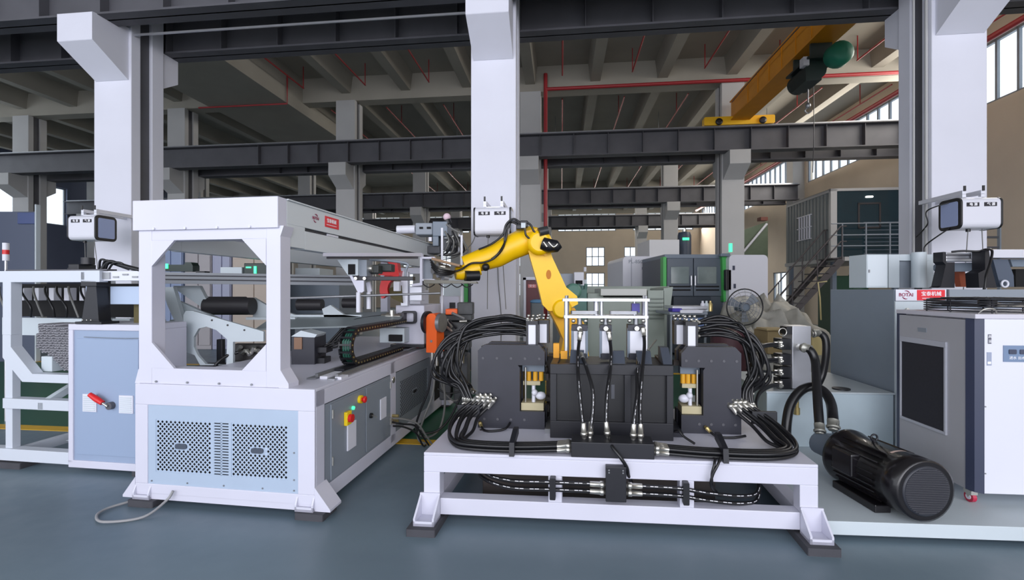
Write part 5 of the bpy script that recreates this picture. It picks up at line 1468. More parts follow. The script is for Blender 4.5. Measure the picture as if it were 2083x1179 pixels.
w = MB(W); pbx(w, 470, 545, 700, 735, 4.3, .1); w.build('valve_bank', mat('valve_dark', (48, 46, 46), .5, noise=.4, nscale=25), ld, bevel=.01)
for k in range(6):
    MB(W).cyl(P(484 + 9 * k, 712 + 6 * (k % 2), 4.27), P(490 + 9 * k, 705 + 8 * (k % 3), 4.25), .02, 8, raw=True).build('fitting', CHROME, ld)
MB(W).tube([P(436, 752, 4.1), P(442, 738, 4.1), P(460, 724, 4.15), P(485, 716, 4.2)], .016, 8).build('hose', RUBBER, ld)
for (x0, x1, y0, y1, Y, m_) in ((590, 640, 682, 742, 4.0, BLACKP), (640, 662, 705, 740, 4.1, BLACK), (545, 590, 735, 756, 4.0, BLACK)):
    pass
dm = thing('die_carrier', 'black die carrier with small brass insert behind the gantry post', 'machine part', P(620, 742, 4.0))
w = MB(W); pbx(w, 592, 640, 684, 744, 4.0, .25); w.build('body', BLACKP, dm, bevel=.008)
w = MB(W); pbx(w, 598, 614, 686, 710, 3.99, .03); w.build('insert', mat('insert_brown', (128, 96, 74), .5), dm)
praw([(592, 684), (612, 672), (645, 680), (640, 686)], 4.0, .2, 'cover', PALE, dm, .004)
w = MB(W); pbx(w, 640, 664, 706, 718, 4.05, .15); pbx(w, 640, 660, 728, 742, 4.05, .15); w.build('slide', BLACK, dm, bevel=.006)
for k in range(3): MB(W).tube([P(645, 712 + 5 * k, 4.1), P(668, 700 + 4 * k, 4.15), P(690, 690 + 6 * k, 4.2), P(712, 668, 4.3)], .01, 6).build('cable', RUBBER, dm)
dr = thing('drive_units', 'dark drive housings above the cross rail glowing with green indicator lamps', 'machine part', P(370, 552, YG + .02))
praw([(330, 551), (330, 538), (374, 538), (377, 533), (388, 533), (392, 540), (392, 552)], YG + .03, .1, 'drive', mat('drive_dark_green', (24, 44, 40), .4), dr, .006)
w = MB(W); pbx(w, 448, 492, 543, 557, YG + .03, .12); w.build('drive_cover', PALE, dr, bevel=.004)
w = MB(W); pbx(w, 496, 545, 535, 558, YG + .03, .12); w.build('drive', MATS['drive_dark_green'], dr, bevel=.006)
w = MB(W); pbx(w, 335, 341, 536, 546, YG + .02, .01); pbx(w, 516, 521, 541, 556, YG + .02, .01); pbx(w, 500, 510, 542, 545, YG + .02, .01); w.build('indicator_lamp', GREENLED, dr)
w = MB(W); pbx(w, 398, 416, 551, 556, YG + .03, .08); w.build('bracket', PLAST, dr)

# ------------------------------------------------------------------ machine at the far left
L = Frame(-3.66, 3.75, 8.4)
lf = thing('framed_machine', 'white framed machine beside the gantry with a blue grey door and red lever', 'machine', L.w(.2, .6, 0))
cu0, cu1 = 0.0, .70
w = MB(L)
w.box(cu0, cu1, 0, .42, 1.17, 1.22); w.box(cu0, cu0 + .045, 0, .42, .08, 1.17); w.box(cu0, cu1, 0, .42, .04, .10); w.box(cu1 - .03, cu1, 0, .42, .08, 1.17)
w.build('cabinet_frame', WHITE, lf, bevel=.004)
MB(L).box(cu0 + .04, cu1 - .03, .012, .40, .1, 1.17).build('cabinet_body', BLUEGREY, lf)
d_ = MB(L).box(cu0 + .075, cu1 - .04, .004, .014, .15, 1.10).build('door', mat('door_blue_grey', (146, 163, 190), .4), lf, bevel=.003)
for uu in (.145, .49):
    MB(L).box(uu, uu + .13, -.006, .005, .505, .65).build('vent_plate', WHITE2, d_, bevel=.002)
    for k in range(8): MB(L).box(uu + .012, uu + .118, -.009, -.006, .515 + k * .016, .523 + k * .016).build('vent_slat', PALE, d_)
MB(L).cyl((.42, .004, .565), (.42, -.03, .565), .03, 14).build('lock', STEELDARK, d_)
a, b = L.w(.42, -.035, .565), L.w(.27, -.05, .66)
MB(W).cyl(a, a.lerp(b, .3), .01, 8, raw=True).build('lever_rod', CHROME, d_)
MB(W).tube([a.lerp(b, .28), a.lerp(b, .6), b], [.02, .024, .018], 10, curve=False).build('red_lever', RED, d_)
MB(L).tube([L.w(.15, .002, 1.115), L.w(.5, -.006, 1.11), L.w(.75, .002, 1.115)], .003, 4).build('door_pull', MIDGREY, d_)
U0 = L.u_at(5, 0)
w = MB(L)
w.box(U0 - 1.2, .3, 0, .07, 1.565, 1.66)
w.box(U0, U0 + .085, 0, .08, 1.12, 1.57)
w.prism([(U0, 1.12), (U0 + .085, 1.12), (U0 + .085, 1.02), (U0 + .30, .80), (0, .80), (0, .73), (U0 + .20, .73), (U0, .93)], 'v', 0, .08)
w.box(U0, U0 + .07, .02, .08, .10, .93)
w.box(U0, 0, 0, .08, .50, .585); w.box(U0 - .6, 0, 0, .08, .06, .16)
w.box(U0, U0 + .06, .08, .9, .06, .14); w.box(U0, U0 + .06, .84, .9, .06, 1.6); w.box(-.06, 0, .84, .9, .06, 1.2)
w.build('side_frame', mat('frame_pale', (202, 208, 218), .42), lf, bevel=.003)
w = MB(L); w.prism([(0, .5), (.0, .56), (.9, 1.0), (.9, .94)], 'u', -.3, -.25); w.box(U0 + .07, 0, .3, .36, 1.08, 1.24); w.box(U0 + .06, 0, .86, .88, .7, 1.1)
w.prism([(U0 + .1, .10), (U0 + .18, .10), (0, .36), (0, .28)], 'v', .4, .45)
w.build('inner_brace', PALE, lf)
w = MB(L); w.box(-1.45, .12, .56, .60, 1.24, 1.56); w.build('dark_back', NEARBLACK, lf)
w = MB(L); w.box(-1.45, -.0, .52, .56, 1.06, 1.23); w.build('cross_plate', PALE, lf)
MB(L).box(U0 + .25, U0 + .36, .1, .2, .80, .93).build('rest_block', PALE, lf, bevel=.004)
MB(L).prism(rrect(U0 - .05, U0 + .2, -.02, .14, .01), 'z', 0, .05).build('rubber_pad', PAD, lf)
MB(L).prism(rrect(.6, .8, -.0, .14, .01), 'z', 0, .04).build('rubber_pad', PAD, lf)
w = MB(L)
br = [(.10, 1.22), (.30, 1.22), (.27, 1.25), (.245, 1.53), (.245, 1.57), (.155, 1.57), (.155, 1.53)]
w.prism(br, 'v', .02, .12); w.box(.075, .33, -.01, .14, 1.22, 1.24); w.box(.12, .27, .0, .12, 1.53, 1.58); w.box(.12, .16, .0, .12, 1.58, 1.65)
w.build('black_bracket', BLACK, lf, bevel=.004)
for k in range(3): MB(L).cyl((.15 + .04 * k, -.01, 1.255), (.15 + .04 * k, .0, 1.255), .005, 6).build('bolt', CHROME, lf)
w = MB(L); w.box(.16, .78, .03, .09, 1.575, 1.655); w.build('rail_beam', ALUW, lf, bevel=.003)
w = MB(L); w.box(.29, .37, .022, .03, 1.59, 1.645); 
for k in range(4): w.box(.40 + .09 * k, .45 + .09 * k, .022, .03, 1.60 + .02 * (k % 2), 1.612 + .02 * (k % 2))
w.build('rail_detail', STEEL, lf)
w = MB(L); w.box(.26, .66, .12, .16, 1.38, 1.53); w.prism([(.02, 1.53), (.02, 1.42), (.07, 1.38), (.13, 1.38), (.15, 1.53)], 'v', .12, .16); w.build('blue_plate', mat('plate_sky', (176, 192, 216), .4), lf, bevel=.003)
w = MB(L); w.box(.4, .64, .2, .24, 1.22, 1.38); w.build('olive_board', WOOD, lf)
w = MB(L); w.box(U0, .35, .02, .1, 1.66, 1.672); w.build('top_cover', STEELDARK, lf)
MB(L).tube([L.w(.27, .05, 1.67), L.w(.33, .05, 1.73), L.w(.42, .06, 1.71), L.w(.55, .05, 1.68), L.w(.80, .03, 1.63)], .018, 8).build('cable', RUBBER, lf)
for k in range(4): MB(L).tube([L.w(.24 + .03 * k, .05, 1.67), L.w(.28 + .04 * k, .03, 1.75 - .01 * k), L.w(.36 + .03 * k, .05, 1.72), L.w(.5, .07, 1.67)], .009, 6).build('cable', RUBBER, lf)
# cylinders and hoses visible in the left machine
for k in range(5):
    uu = -1.15 + .17 * k
    MB(L).box(uu, uu + .055, .45, .52, 1.40, 1.52).build('small_cylinder', WHITE2, lf, bevel=.004)
for k in range(8):
    uu = -1.3 + .13 * k
    MB(L).tube([L.w(uu, .4, 1.53), L.w(uu + .06, .36, 1.47), L.w(uu + .14 + .02 * (k % 3), .34, 1.35), L.w(uu + .16, .36, 1.25)], .009, 6).build('hose', RUBBER if k % 3 else CABG, lf)
# bundle of steel tubes, each its own object
rx = random.Random(5)
first = None
vb = .12
n = 0
dx = .0238
TS = mat('dark_tube_steel', (132, 132, 138), .4, metal=.5, noise=.3, nscale=30)
for j in range(22):
    for i in range(24):
        u = -.50 + i * dx + (j % 2) * dx / 2; z = .80 + j * dx * .88
        left = -.46 - .03 * math.sin((z - .8) * 9) if z > 1.0 else -.46 + (1.0 - z) * 1.5
        if u < left or u > -.015 or z > 1.225: continue
        if n >= 298: continue
        jj = rx.uniform(-.014, .012)
        if first is None:
            w = MB(L); p_ = L.w(u, vb, z); dd_ = VDIR(L)
            w.lathe(p_, dd_, [(.75, .0116), (0, .0116), (0, .0075), (.03, .0075)], 8, raw=True)
            first = w.build('steel_tube', TS); p0 = p_; fb = Vector(first['_b'])
            tag(first, 'thin dark steel tube in the bundle lying in the framed machine at the left', 'tube', 'tube bundle in the framed machine')
        else:
            c = first.copy(); COL.objects.link(c); c.location = fb + L.w(u, vb + jj, z) - p0
        n += 1
# ------------------------------------------------------------------ background of the hall
def bgbox(nm, m_, par, x0, x1, y0, y1, Y, d, bevel=.01):
    return pbx(MB(W), x0, x1, y0, y1, Y, d).build(nm, m_, par, bevel=bevel)
def ground(x0, x1, Y, d=1.0): return Vector(((x0 + x1 - 2 * CX) / 2 * Y / FPX, Y + d / 2, 0))
def zpx(z, Y): return CY - (z - CH) * FPX / Y
# machining centre with two dark doors and green edges
Y = 10.5
t = thing('machining_centre', 'dark grey machining centre with two glazed doors and bright green edges', 'machine', ground(1350, 1482, Y, 1.8))
yb = zpx(.05, Y)
bgbox('body', mat('cnc_dark', (74, 82, 92), .45), t, 1352, 1470, 524, yb, Y, 1.8)
bgbox('top', SLATE, t, 1352, 1472, 517, 525, Y - .02, 1.8)
DRM = mat('cnc_door', (82, 92, 104), .4)
for k, (x0, x1) in enumerate(((1357, 1410), (1412, 1468))):
    dd = bgbox('door', DRM, t, x0, x1, 525, 602, Y - .05, .05)
    bgbox('door_window', mat('cnc_glass', (120, 132, 132), .12, noise=.3, nscale=3), dd, x0 + (8 if k == 0 else 7), x1 - (8 if k == 0 else 10), 542, 577, Y - .07, .02)
    for q in (581, 588): bgbox('door_groove', NEARBLACK, dd, x0 + 4, x1 - 5, q, q + 3, Y - .06, .01, 0)
    hx = 1407 if k == 0 else 1415
    bgbox('door_handle', ALU, dd, hx - 1.5, hx + 1.5, 560, 581, Y - .12, .03)
w = bgbox('chip_hopper', mat('cnc_low', (40, 50, 62), .4), t, 1370, 1446, 603, 625, Y - .25, .3)
bgbox('green_edge', GREENP, t, 1349, 1356, 522, 583, Y - .08, .2)
q_ = praw([(1469, 520), (1483, 514), (1483, 548), (1477, 560), (1482, 610), (1472, 614), (1470, 560)], Y - .15, .2, 'green_edge', GREENP, t, .01)
bgbox('control_pendant', PLAST, t, 1477, 1488, 548, 590, Y - .3, .12)
bgbox('pendant_arm', SLATE, t, 1466, 1486, 515, 521, Y - .25, .12)
MB(W).cyl(P(1486, 512, Y), P(1486, 495, Y), .04, 10, raw=True).build('signal_lamp', GREENLED, t)
# white machine
Y = 12.5
t = thing('white_machine', 'white machine with rounded shoulder and tall box, left of the grey machining centre', 'machine', ground(1266, 1350, Y, 2))
q = rrect(P(1267, 0, Y).x, P(1352, 0, Y).x, 0, P(0, 521, Y).z, .12)
MB(W).prism(q, 'v', Y, Y + 2, raw=True).build('body', WHITE2, t, bevel=.01)
bgbox('tower', mat('machine_white', (216, 216, 218), .4), t, 1321, 1382, 487, 590, Y + .1, 1.2)
for x in (1284, 1323): bgbox('seam', MIDGREY, t, x, x + 1, 524, 584, Y - .005, .01, 0)
text('PL-850', t, P(1293, 532, Y - .01), (1, 0, 0), ZUP, .14, MIDGREY)
bgbox('button_plate', MIDGREY, t, 1306, 1311, 543, 548, Y - .01, .01, 0)
Y = 13.5
t = thing('filter_tower', 'dark blue tower with a small green lit display above the machines', 'machine', ground(1384, 1410, Y, .5))
a = P(1397, 0, Y)
MB(W).lathe(Vector((a.x, Y + .2, 0)), ZUP, [(0, .2), (P(0, 478, Y).z, .2), (P(0, 471, Y).z, .17)], 20, raw=True).build('tower', mat('tower_navy', (58, 68, 84), .4), t)
bgbox('display', GREENLED, t, 1389, 1402, 483, 488, Y - .02, .03, 0)
MB(W).cyl(P(1392, 471, Y + .2), P(1392, 466, Y + .2), .07, 12, raw=True).build('cap', CHROME, t)
# white machine flank to the right
Y = 10.2
t = thing('white_machine', 'white enclosure with rounded corner standing behind the floor fan', 'machine', ground(1482, 1562, Y, 2))
q = rrect(P(1483, 0, Y).x, P(1562, 0, Y).x, 0, P(0, 518, Y).z, .1)
MB(W).prism(q, 'v', Y, Y + 2, raw=True).build('body', WHITE2, t, bevel=.01)
for (x, y) in ((1491, 540), (1493, 577)): bgbox('panel_button', NAVY, t, x, x + 4, y, y + 9, Y - .02, .03, 0)
# low grey green machine beds behind the clamping box
Y = 8.2
t = thing('grey_machine_bed', 'grey green machine bed with ribbed side and white cover behind the cylinder stand', 'machine', ground(1170, 1370, Y, 2))
GGR = mat('grey_green_paint', (158, 168, 160), .5, noise=.08)
bgbox('bed', GGR, t, 1195, 1322, 596, zpx(.0, Y), Y, 1.5)
bgbox('cover', mat('cover_white', (208, 210, 206), .45), t, 1222, 1316, 587, 601, Y - .15, .6)
bgbox('cover_foot', NEARBLACK, t, 1228, 1310, 601, 604, Y - .05, .4)
bgbox('block', GGR, t, 1318, 1352, 590, zpx(.0, Y), Y - .1, 1.2)
for k in range(6): bgbox('rib', mat('rib_grey', (124, 134, 128), .5), t, 1320, 1350, 606 + 8 * k, 608 + 8 * k, Y - .14, .05, 0)
praw([(1350, 586), (1369, 583), (1362, 640), (1350, 640)], Y - .1, .8, 'side_cheek', GGR, t, .01)
t = thing('grey_machine', 'long low grey green machine table behind the white covered bed', 'machine', ground(1190, 1360, 10.0, 1))
bgbox('table', GGR, t, 1190, 1362, 582, 600, 10.0, 1.2)
for x in (1200, 1345): bgbox('leg', GGR, t, x, x + 12, 600, zpx(0, 10.0), 10.1, .3)
# lathe and monitor near the column
Y = 9.5
t = thing('lathe', 'pale lathe with white monitor box beside the red pipe riser', 'machine', ground(1140, 1190, Y, 1))
bgbox('body', PALE, t, 1132, 1194, 568, zpx(0, Y), Y, .9)
bgbox('hood', mat('hood_grey', (150, 158, 170), .4), t, 1134, 1166, 556, 582, Y - .05, .5)
m_ = bgbox('monitor', WHITE2, t, 1168, 1188, 553, 582, Y - .3, .12)
bgbox('screen', NEARBLACK, m_, 1171, 1185, 570, 578, Y - .32, .02, 0)
MB(W).cyl(P(1190, 552, Y - .3), P(1190, 543, Y - .3), .03, 8, raw=True).build('lamp', WHITE2, t)
t = thing('green_lathe_headstock', 'teal green machine headstock partly hidden by the robot shoulder', 'machine', ground(1150, 1198, 8.0, .8))
bgbox('body', mat('teal_paint', (80, 120, 112), .5, noise=.2), t, 1152, 1194, 588, zpx(0, 8.0), 8.0, .8)
MB(W).lathe(P(1165, 592, 8.0), Vector((0, -1, 0)), [(0, .14), (.1, .14), (.12, .1)], 16, raw=True).build('chuck', mat('teal_paint2', (96, 140, 126), .5), t)
for k in range(6): MB(W).cyl(P(1156 + 7 * k, 588, 8.2), P(1157 + 7 * k, 580 - 3 * (k % 2), 8.2), .03, 8, raw=True).build('knob', random.choice([STEEL, MATS['teal_paint']]), t)
# maroon cabinet in white frame
Y = 9.0
t = thing('maroon_cabinet', 'maroon tool cabinet in a white frame with a small pink sign beside the middle column', 'cabinet', ground(1064, 1096, Y, .5))
bgbox('cabinet', mat('maroon_paint', (104, 52, 58), .5, noise=.15), t, 1070, 1100, 569, zpx(0, Y), Y, .5)
w = MB(W); pbx(w, 1065, 1070, 564, zpx(0, Y), Y - .05, .5); pbx(w, 1065, 1100, 563, 569, Y - .05, .5); w.build('frame', WHITE2, t)
sg = bgbox('sign', mat('sign_pink', (214, 120, 120), .5), t, 1074, 1091, 578, 585, Y - .02, .02, 0)
text('安全', sg, P(1082.5, 581.5, Y - .03), (1, 0, 0), ZUP, .06, WHITEINK)
t = thing('grey_toolbox', 'dark grey toolbox with blue rag on top near the robot', 'box', ground(1080, 1105, 7.6, .4))
bgbox('box', mat('toolbox_grey', (92, 100, 104), .5), t, 1081, 1104, 616, zpx(0, 7.6), 7.6, .4)
MB(W).ball(P(1092, 613, 7.7), .1, 10, 6, sc=(1.2, .8, .4)).build('rag', mat('rag_blue', (98, 140, 176), .8), t)
# white and green machine behind the posts
Y = 8.5
t = thing('white_green_machine', 'white machine with bright green stripe just left of the middle column', 'machine', ground(905, 958, Y, 1.2))
bgbox('body', mat('pale_machine', (206, 214, 220), .4), t, 902, 944, 560, zpx(0, Y), Y, 1.2)
bgbox('green_stripe', GREENP, t, 944, 952, 560, 640, Y - .02, .8)
bgbox('side', mat('cnc_dark2', (60, 66, 74), .4), t, 952, 975, 560, zpx(0, Y), Y, 1.0)
# desk with white board right of the stand
Y = 7.2
t = thing('work_bench', 'work bench with a white tray, blue sheet and jars behind the right press', 'bench', ground(1362, 1440, Y, .8))
bgbox('bench_top', MIDGREY, t, 1362, 1440, 634, 640, Y, .7)
bgbox('front_sheet', mat('sheet_blue', (96, 116, 158), .5), t, 1370, 1432, 646, 672, Y - .02, .02, 0)
for x in (1364, 1434): bgbox('leg', MIDGREY, t, x, x + 4, 640, zpx(0, Y), Y + .02, .05)
bx_ = bgbox('white_tray', WHITE2, t, 1384, 1430, 630, 637, Y - .05, .4)
bgbox('steel_lid', ALU, t, 1368, 1440, 622, 629, Y + .1, .4)
bgbox('blue_cloth', mat('cloth_violet', (70, 60, 160), .7), t, 1368, 1388, 627, 634, Y - .03, .2)
for k, x in enumerate((1440, 1448, 1456)):
    c = MB(W).lathe(Vector((P(x, 0, Y).x, Y + .2, P(0, 634, Y).z)), ZUP, [(0, .035), (.12, .035), (.14, .018), (.17, .018)], 12, raw=True).build('jar', [WHITE2, PALE, BRASS][k])
    tag(c, ['white jar on the work bench end beside the pale one', 'pale grey jar between the white and brass coloured jars', 'brass coloured jar on the bench end by the floor fan'][k], 'jar')
# clutter between right press and tank
t = thing('maroon_drum', 'dark maroon drum behind the hoses of the right press', 'drum', ground(1468, 1505, 6.6, .5))
MB(W).lathe(Vector((P(1490, 0, 6.8).x, 6.9, 0)), ZUP, [(0, .26), (.3, .27), (.31, .28), (.33, .27), (.6, .27), (.62, .28), (.64, .27), (.9, .26)], 22, raw=True).build('drum', mat('drum_maroon', (74, 40, 48), .6, noise=.2), t)
t = thing('cardboard_box', 'brown cardboard box on the floor in front of the tarpaulin', 'box', ground(1565, 1595, 6.9, .4))
bgbox('carton', mat('cardboard', (158, 138, 100), .8, noise=.1), t, 1562, 1600, 672, 720, 6.9, .4)
bgbox('flap', mat('cardboard2', (176, 156, 116), .8), t, 1560, 1602, 668, 672, 6.85, .3, 0)
# floor fan
Y = 7.6
c0 = P(1512, 624, Y)
t = thing('floor_fan', 'large round floor fan with wire cage in front of the white enclosure', 'fan', Vector((c0.x, Y, 0)))
for k, r_ in enumerate((.30, .25, .19, .13, .07)):
    MB(W).tube([c0 + Vector((r_ * math.cos(a), -.1 + .05 * (r_ / .3), r_ * math.sin(a))) for a in [i * PI / 16 for i in range(33)]], .005 if k else .011, 5, curve=False).build('cage_ring', STEEL if k else PLAST, t)
w = MB(W)
for k in range(16):
    a = k * PI / 8
    w.tube([c0 + Vector((.05 * math.cos(a), -.1, .05 * math.sin(a))), c0 + Vector((.3 * math.cos(a), -.05, .3 * math.sin(a)))], .003, 4, curve=False)
w.build('cage_wire', STEEL, t, kind='stuff')
for k in range(3):
    a = k * 2 * PI / 3 + .6; e = Vector((math.cos(a), 0, math.sin(a))); q = Vector((-math.sin(a), .35, math.cos(a)))
    p1, p2 = c0 + e * .04, c0 + e * .26
    MB(W).add([p1 - q * .03, p1 + q * .03, p2 + q * .09, p2 - q * .06], [(0, 1, 2, 3)], raw=True).build('blade', MIDGREY, t)
MB(W).cyl(c0 + Vector((0, -.06, 0)), c0 + Vector((0, .18, 0)), .08, 16, raw=True).build('motor', SLATE, t)
w = MB(W); w.cyl(c0 + Vector((0, .1, -.28)), Vector((c0.x, Y + .1, .03)), .02, 10, raw=True); w.cyl(Vector((c0.x, Y + .1, 0)), Vector((c0.x, Y + .1, .03)), .22, 20, raw=True); w.build('stand', SLATE, t)
# tarpaulin covered pile
def tarp(x0, x1, Y0, dep, hfun, nm, lab, m_, nx=90, ny=44, seed=1):
    from mathutils import noise as nz
    a, b = P(x0, 0, Y0).x, P(x1, 0, Y0).x
    pts = []; fs = []
    for j in range(ny + 1):
        for i in range(nx + 1):
            s, r = i / nx, j / ny
            e = min(1, min(s, 1 - s) * 7, min(r, 1 - r) * 5)
            x = a + (b - a) * s + .05 * nz.noise(Vector((s * 9, r * 7, seed)))
            y = Y0 + dep * r + .06 * nz.noise(Vector((s * 8, r * 8, seed + 5)))
            h = hfun(s, r) * (1 - (1 - e) ** 2.2)
            wv = nz.noise(Vector((s * 3, r * 2.5, seed + 2)))
            def ridge(t): return abs((t % 1.0) - .5) * 2
            q1 = ridge(2.3 * s + 1.4 * r + .9 * wv); q2 = ridge(3.1 * s - 2.2 * r + .8 * wv + .3); q3 = ridge(6.5 * s + 3.5 * r + 1.6 * wv)
            h += e * (.20 * (q1 - .5) + .13 * (q2 - .5) + .05 * (q3 - .5) + .05 * wv)
            y -= .10 * q1 * (1 - r)
            pts.append(Vector((x, y, max(.01, h))))
    for j in range(ny):
        for i in range(nx):
            k = j * (nx + 1) + i; fs.append((k, k + 1, k + nx + 2, k + nx + 1))
    o = MB(W).add(pts, fs, True, raw=True).build(nm, m_)
    return tag(o, lab, 'tarpaulin')
tarp(1525, 1720, 7.9, 1.6, lambda s, r: .62 + .30 * math.sin(s * 2.6 + .4) + .52 * r, 'tarpaulin', 'crumpled pale grey tarpaulin covering a pile beside the slate cabinet', TARP)
tarp(1500, 1640, 6.9, .9, lambda s, r: .34 + .42 * r + .12 * math.sin(4 * s), 'tarpaulin', 'lower fold of grey tarpaulin spilling in front of the covered pile', TARP, seed=8)
o = MB(W).tube([P(1670, 650, 8.0), P(1668, 605, 7.8), P(1664, 574, 7.8), P(1682, 572, 7.8)], .012, 6, curve=False).build('bent_rod', mat('rod_yellow', (206, 190, 140), .5))
tag(o, 'thin bent rod sticking out of the covered pile', 'rod')
# upstairs office on stilts with railing and stairs
OF = Frame(P(1690, 0, 14.0).x, 14.0, 6.2)
zb, zt = 2.48, 4.62
of = thing('site_office', 'raised container office with dark glazed front and corrugated flank by the right wall', 'office', OF.w(1, 1.4, 0))
w = MB(OF); w.box(0, .18, 0, .1, zb, zt); w.box(0, 1.95, 0, .1, zt - .08, zt); w.box(0, 1.95, -.6, 2.9, zb - .12, zb); w.box(0, .1, .1, 2.8, zt - .1, zt); w.box(0, 1.95, .1, 2.8, zt - .02, zt)
w.build('frame', mat('office_frame', (176, 176, 176), .5), of)
w = MB(OF)
for k in range(28):
    v = .1 + k * .1
    w.box(.02 + (.03 if k % 2 else 0), .06 + (.03 if k % 2 else 0), v, v + .1, zb, zt - .08)
w.build('corrugated_flank', mat('corrugated_grey', (128, 134, 134), .5), of, kind='stuff')
MB(OF).box(.18, 1.95, .02, .06, zb, zt - .08).build('glazing', GLASSD, of)
for u in (.78, 1.38): MB(OF).box(u, u + .05, .0, .03, zb + .9, zt - .45).build('window_bar', mat('bar_dark', (54, 50, 52), .5), of)
for z in (zb + .9, zt - .5): MB(OF).box(.78, 1.43, .0, .03, z, z + .05).build('window_bar', MATS['bar_dark'], of)
for k in range(12): MB(OF).box(.95, 1.93, .0, .02, zb + .12 + .12 * k, zb + .135 + .12 * k).build('blind_slat', SLATE, of) if k < 9 else None
MB(OF).prism(rrect(1.0, 1.2, zt - .3, zt - .25, .02), 'v', -.02, .02).build('lamp_strip', LAMPW, of)
wg = MB(OF); 
for k in range(5): wg.box(-.02, .02, 1.2 + .16 * k, 1.23 + .16 * k, 3.2, 4.0)
for z in (3.2, 3.6, 4.0): wg.box(-.02, .02, 1.1, 2.0, z, z + .03)
wg.build('window_grille', WHITE2, of)
for (u, v) in ((.05, 0), (.05, 2.6), (1.8, 0)): MB(OF).box(u, u + .12, v, v + .12, 0, zb - .12).build('stilt', SLATE, of)
for z in (zb + .32, zb + .64, zb + .98): MB(OF).tube([OF.w(-.3, -.58, z), OF.w(1.95, -.58, z)], .018, 6, curve=False).build('rail_bar', MIDGREY, of)
for u in (0, .65, 1.3, 1.9): MB(OF).cyl((u, -.58, zb), (u, -.58, zb + .98), .02, 6).build('rail_post', MIDGREY, of)
stt = thing('staircase', 'steel staircase with railings climbing to the raised office', 'staircase', OF.w(-.9, -.3, 0))
n = 11
ST = mat('stair_dark', (74, 70, 72), .6)
for k in range(n):
    u = -2.1 + 2.0 * k / n; z = .22 + (zb - .25) * k / (n - 1)
    MB(OF).box(u, u + .26, -.6, .25, z - .03, z).build('tread', ST, stt)
for v in (-.6, .25):
    MB(OF).prism([(-2.15, 0), (-1.95, 0), (.05, zb - .15), (.05, zb), (-.08, zb)], 'v', v, v + .03).build('stringer', ST, stt)
    for h in (.45, .9):
        MB(OF).tube([OF.w(-2.1, v, h), OF.w(-.05, v, zb + h), OF.w(.1, v, zb + h)], .02, 6, curve=False).build('handrail', ST, stt)
    for u in (-2.1, -1.4, -.7, -.02):
        zz_ = zb * (u + 2.1) / 2.1
        MB(OF).cyl((u, v, zz_), (u, v, zz_ + .9), .018, 6).build('baluster', ST, stt)
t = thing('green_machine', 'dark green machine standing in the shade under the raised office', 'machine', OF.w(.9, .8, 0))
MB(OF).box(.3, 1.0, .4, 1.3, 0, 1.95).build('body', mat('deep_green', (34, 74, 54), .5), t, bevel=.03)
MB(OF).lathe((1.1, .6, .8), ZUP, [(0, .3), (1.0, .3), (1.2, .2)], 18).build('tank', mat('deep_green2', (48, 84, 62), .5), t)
t = thing('roller_door', 'dull green roller door with white diagonal strut on the right wall', 'door', P(1530, 510, 19))
w = MB(W); pbx(w, 1506, 1562, 470, zpx(.0, 19), 19.0, .1)
w.build('curtain', mat('dull_green', (96, 110, 92), .7, noise=.15), t)
praw([(1506, 470), (1562, 450), (1562, 470)], 19.0, .1, 'head', MATS['dull_green'], t)
MB(W).cyl(P(1508, 517, 18.8), P(1560, 455, 18.8), .05, 8, raw=True).build('strut', WHITE2, t)
w = MB(W); pbx(w, 1495, 1506, 460, 468, 18.9, .3); pbx(w, 1548, 1562, 441, 448, 18.9, .3); w.build('hinge_arm', mat('rust', (110, 60, 50), .6), t)
# hanging machines and panels seen at the far left
Y = 9.5
t = thing('blue_grey_screen', 'dark blue grey partition panel behind the left machine', 'partition', ground(-40, 70, Y, .2))
bgbox('panel', mat('partition_blue', (84, 92, 112), .6), t, -200, 70, 430, zpx(0, Y), Y, .06)
bgbox('edge_post', PALE, t, 70, 73, 415, zpx(0, Y), Y - .03, .1)
bgbox('blue_strip', mat('strip_blue', (70, 84, 130), .5), t, 35, 70, 432, 455, Y - .03, .03)
Y = 5.2
t = thing('signal_tower', 'small signal tower lamp with a red band at the left edge', 'lamp', P(12, 548, Y))
MB(W).cyl(P(12, 560, Y), P(12, 530, Y), .012, 8, raw=True).build('stem', ALU, t)
MB(W).cyl(P(12, 530, Y), P(12, 517, Y), .03, 12, raw=True).build('white_band', WHITE2, t)
MB(W).cyl(P(12, 517, Y), P(12, 508, Y), .03, 12, raw=True).build('red_band', RED, t)
MB(W).cyl(P(12, 508, Y), P(12, 494, Y), .03, 12, raw=True).build('clear_band', WHITE2, t)
MB(W).cyl(P(12, 560, Y), Vector((P(12, 0, Y).x, Y, 0)), .012, 8, raw=True).build('stand', ALU, t)
t = thing('dark_motor', 'small dark motor on the top beam of the left machine', 'motor', L.w(-.25, .3, 1.66))
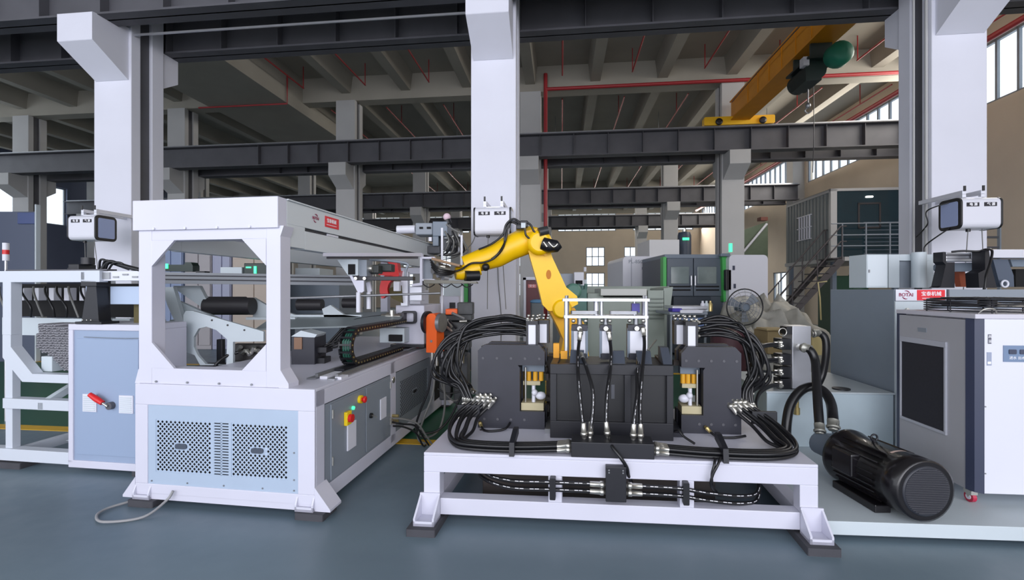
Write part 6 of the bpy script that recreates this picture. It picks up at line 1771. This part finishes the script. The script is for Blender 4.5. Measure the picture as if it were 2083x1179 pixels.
w = MB(L); w.box(-.33, -.22, .25, .4, 1.60, 1.73); w.cyl((-.21, .32, 1.73), (-.21, .32, 1.79), .05, 12); w.box(-.38, -.33, .28, .36, 1.6, 1.7); w.build('casing', BLACK, t, bevel=.006)
for i, (x0, x1, m_, lab) in enumerate(((322, 372, mat('far_blue', (150, 166, 200), .5), 'pale blue cabinet glimpsed through the gantry opening'), (376, 430, mat('far_grey', (176, 172, 176), .5), 'light grey cabinet glimpsed through the gantry opening'),
                                   (432, 470, mat('far_lilac', (168, 172, 196), .5), 'lilac grey cabinet glimpsed through the gantry opening'), (473, 560, mat('far_beige', (196, 182, 170), .5), 'wide beige cabinet glimpsed through the gantry opening'))):
    Y = 11.5
    t = thing('tall_cabinet', lab, 'cabinet', ground(x0, x1, Y, .6))
    bgbox('carcass', m_, t, x0, x1, 470 if i < 3 else 520, zpx(0, Y), Y, .6)
    d1 = bgbox('door', m_, t, x0 + 3, (x0 + x1) / 2 - 1, 476 if i < 3 else 526, zpx(.1, Y), Y - .03, .03)
    d2 = bgbox('door', m_, t, (x0 + x1) / 2 + 1, x1 - 3, 476 if i < 3 else 526, zpx(.1, Y), Y - .03, .03)
    bgbox('handle', STEEL, d1, (x0 + x1) / 2 - 5, (x0 + x1) / 2 - 3, 560, 575, Y - .06, .03, 0)
Y = 13
t = thing('dark_machine', 'dark machine block standing on the floor behind the press hoses', 'machine', ground(620, 700, Y, 1.4))
bgbox('body', SLATE, t, 590, 690, 560, zpx(0, Y), Y, 1.4)
bgbox('hood', PALE, t, 600, 650, 545, 562, Y + .1, 1.0)
Y = 12
t = thing('work_table', 'long pale work table between the far columns', 'table', ground(1010, 1130, Y, 1))
bgbox('table_top', PALE, t, 1068, 1140, 612, 618, Y, .9)
for x in (1070, 1134): bgbox('leg', MIDGREY, t, x, x + 4, 618, zpx(0, Y), Y + .05, .06)
t = thing('ladder_rack', 'dark grey slatted rack behind the right column', 'rack', P(2018, 560, 8.5))
for x in (1998, 2034): bgbox('upright', MIDGREY, t, x, x + 3, 452, zpx(0, 8.5), 8.5, .05, 0)
for y in (459, 480, 501, 522): bgbox('rung', STEELDARK, t, 1998, 2036, y, y + 4, 8.52, .05, 0)
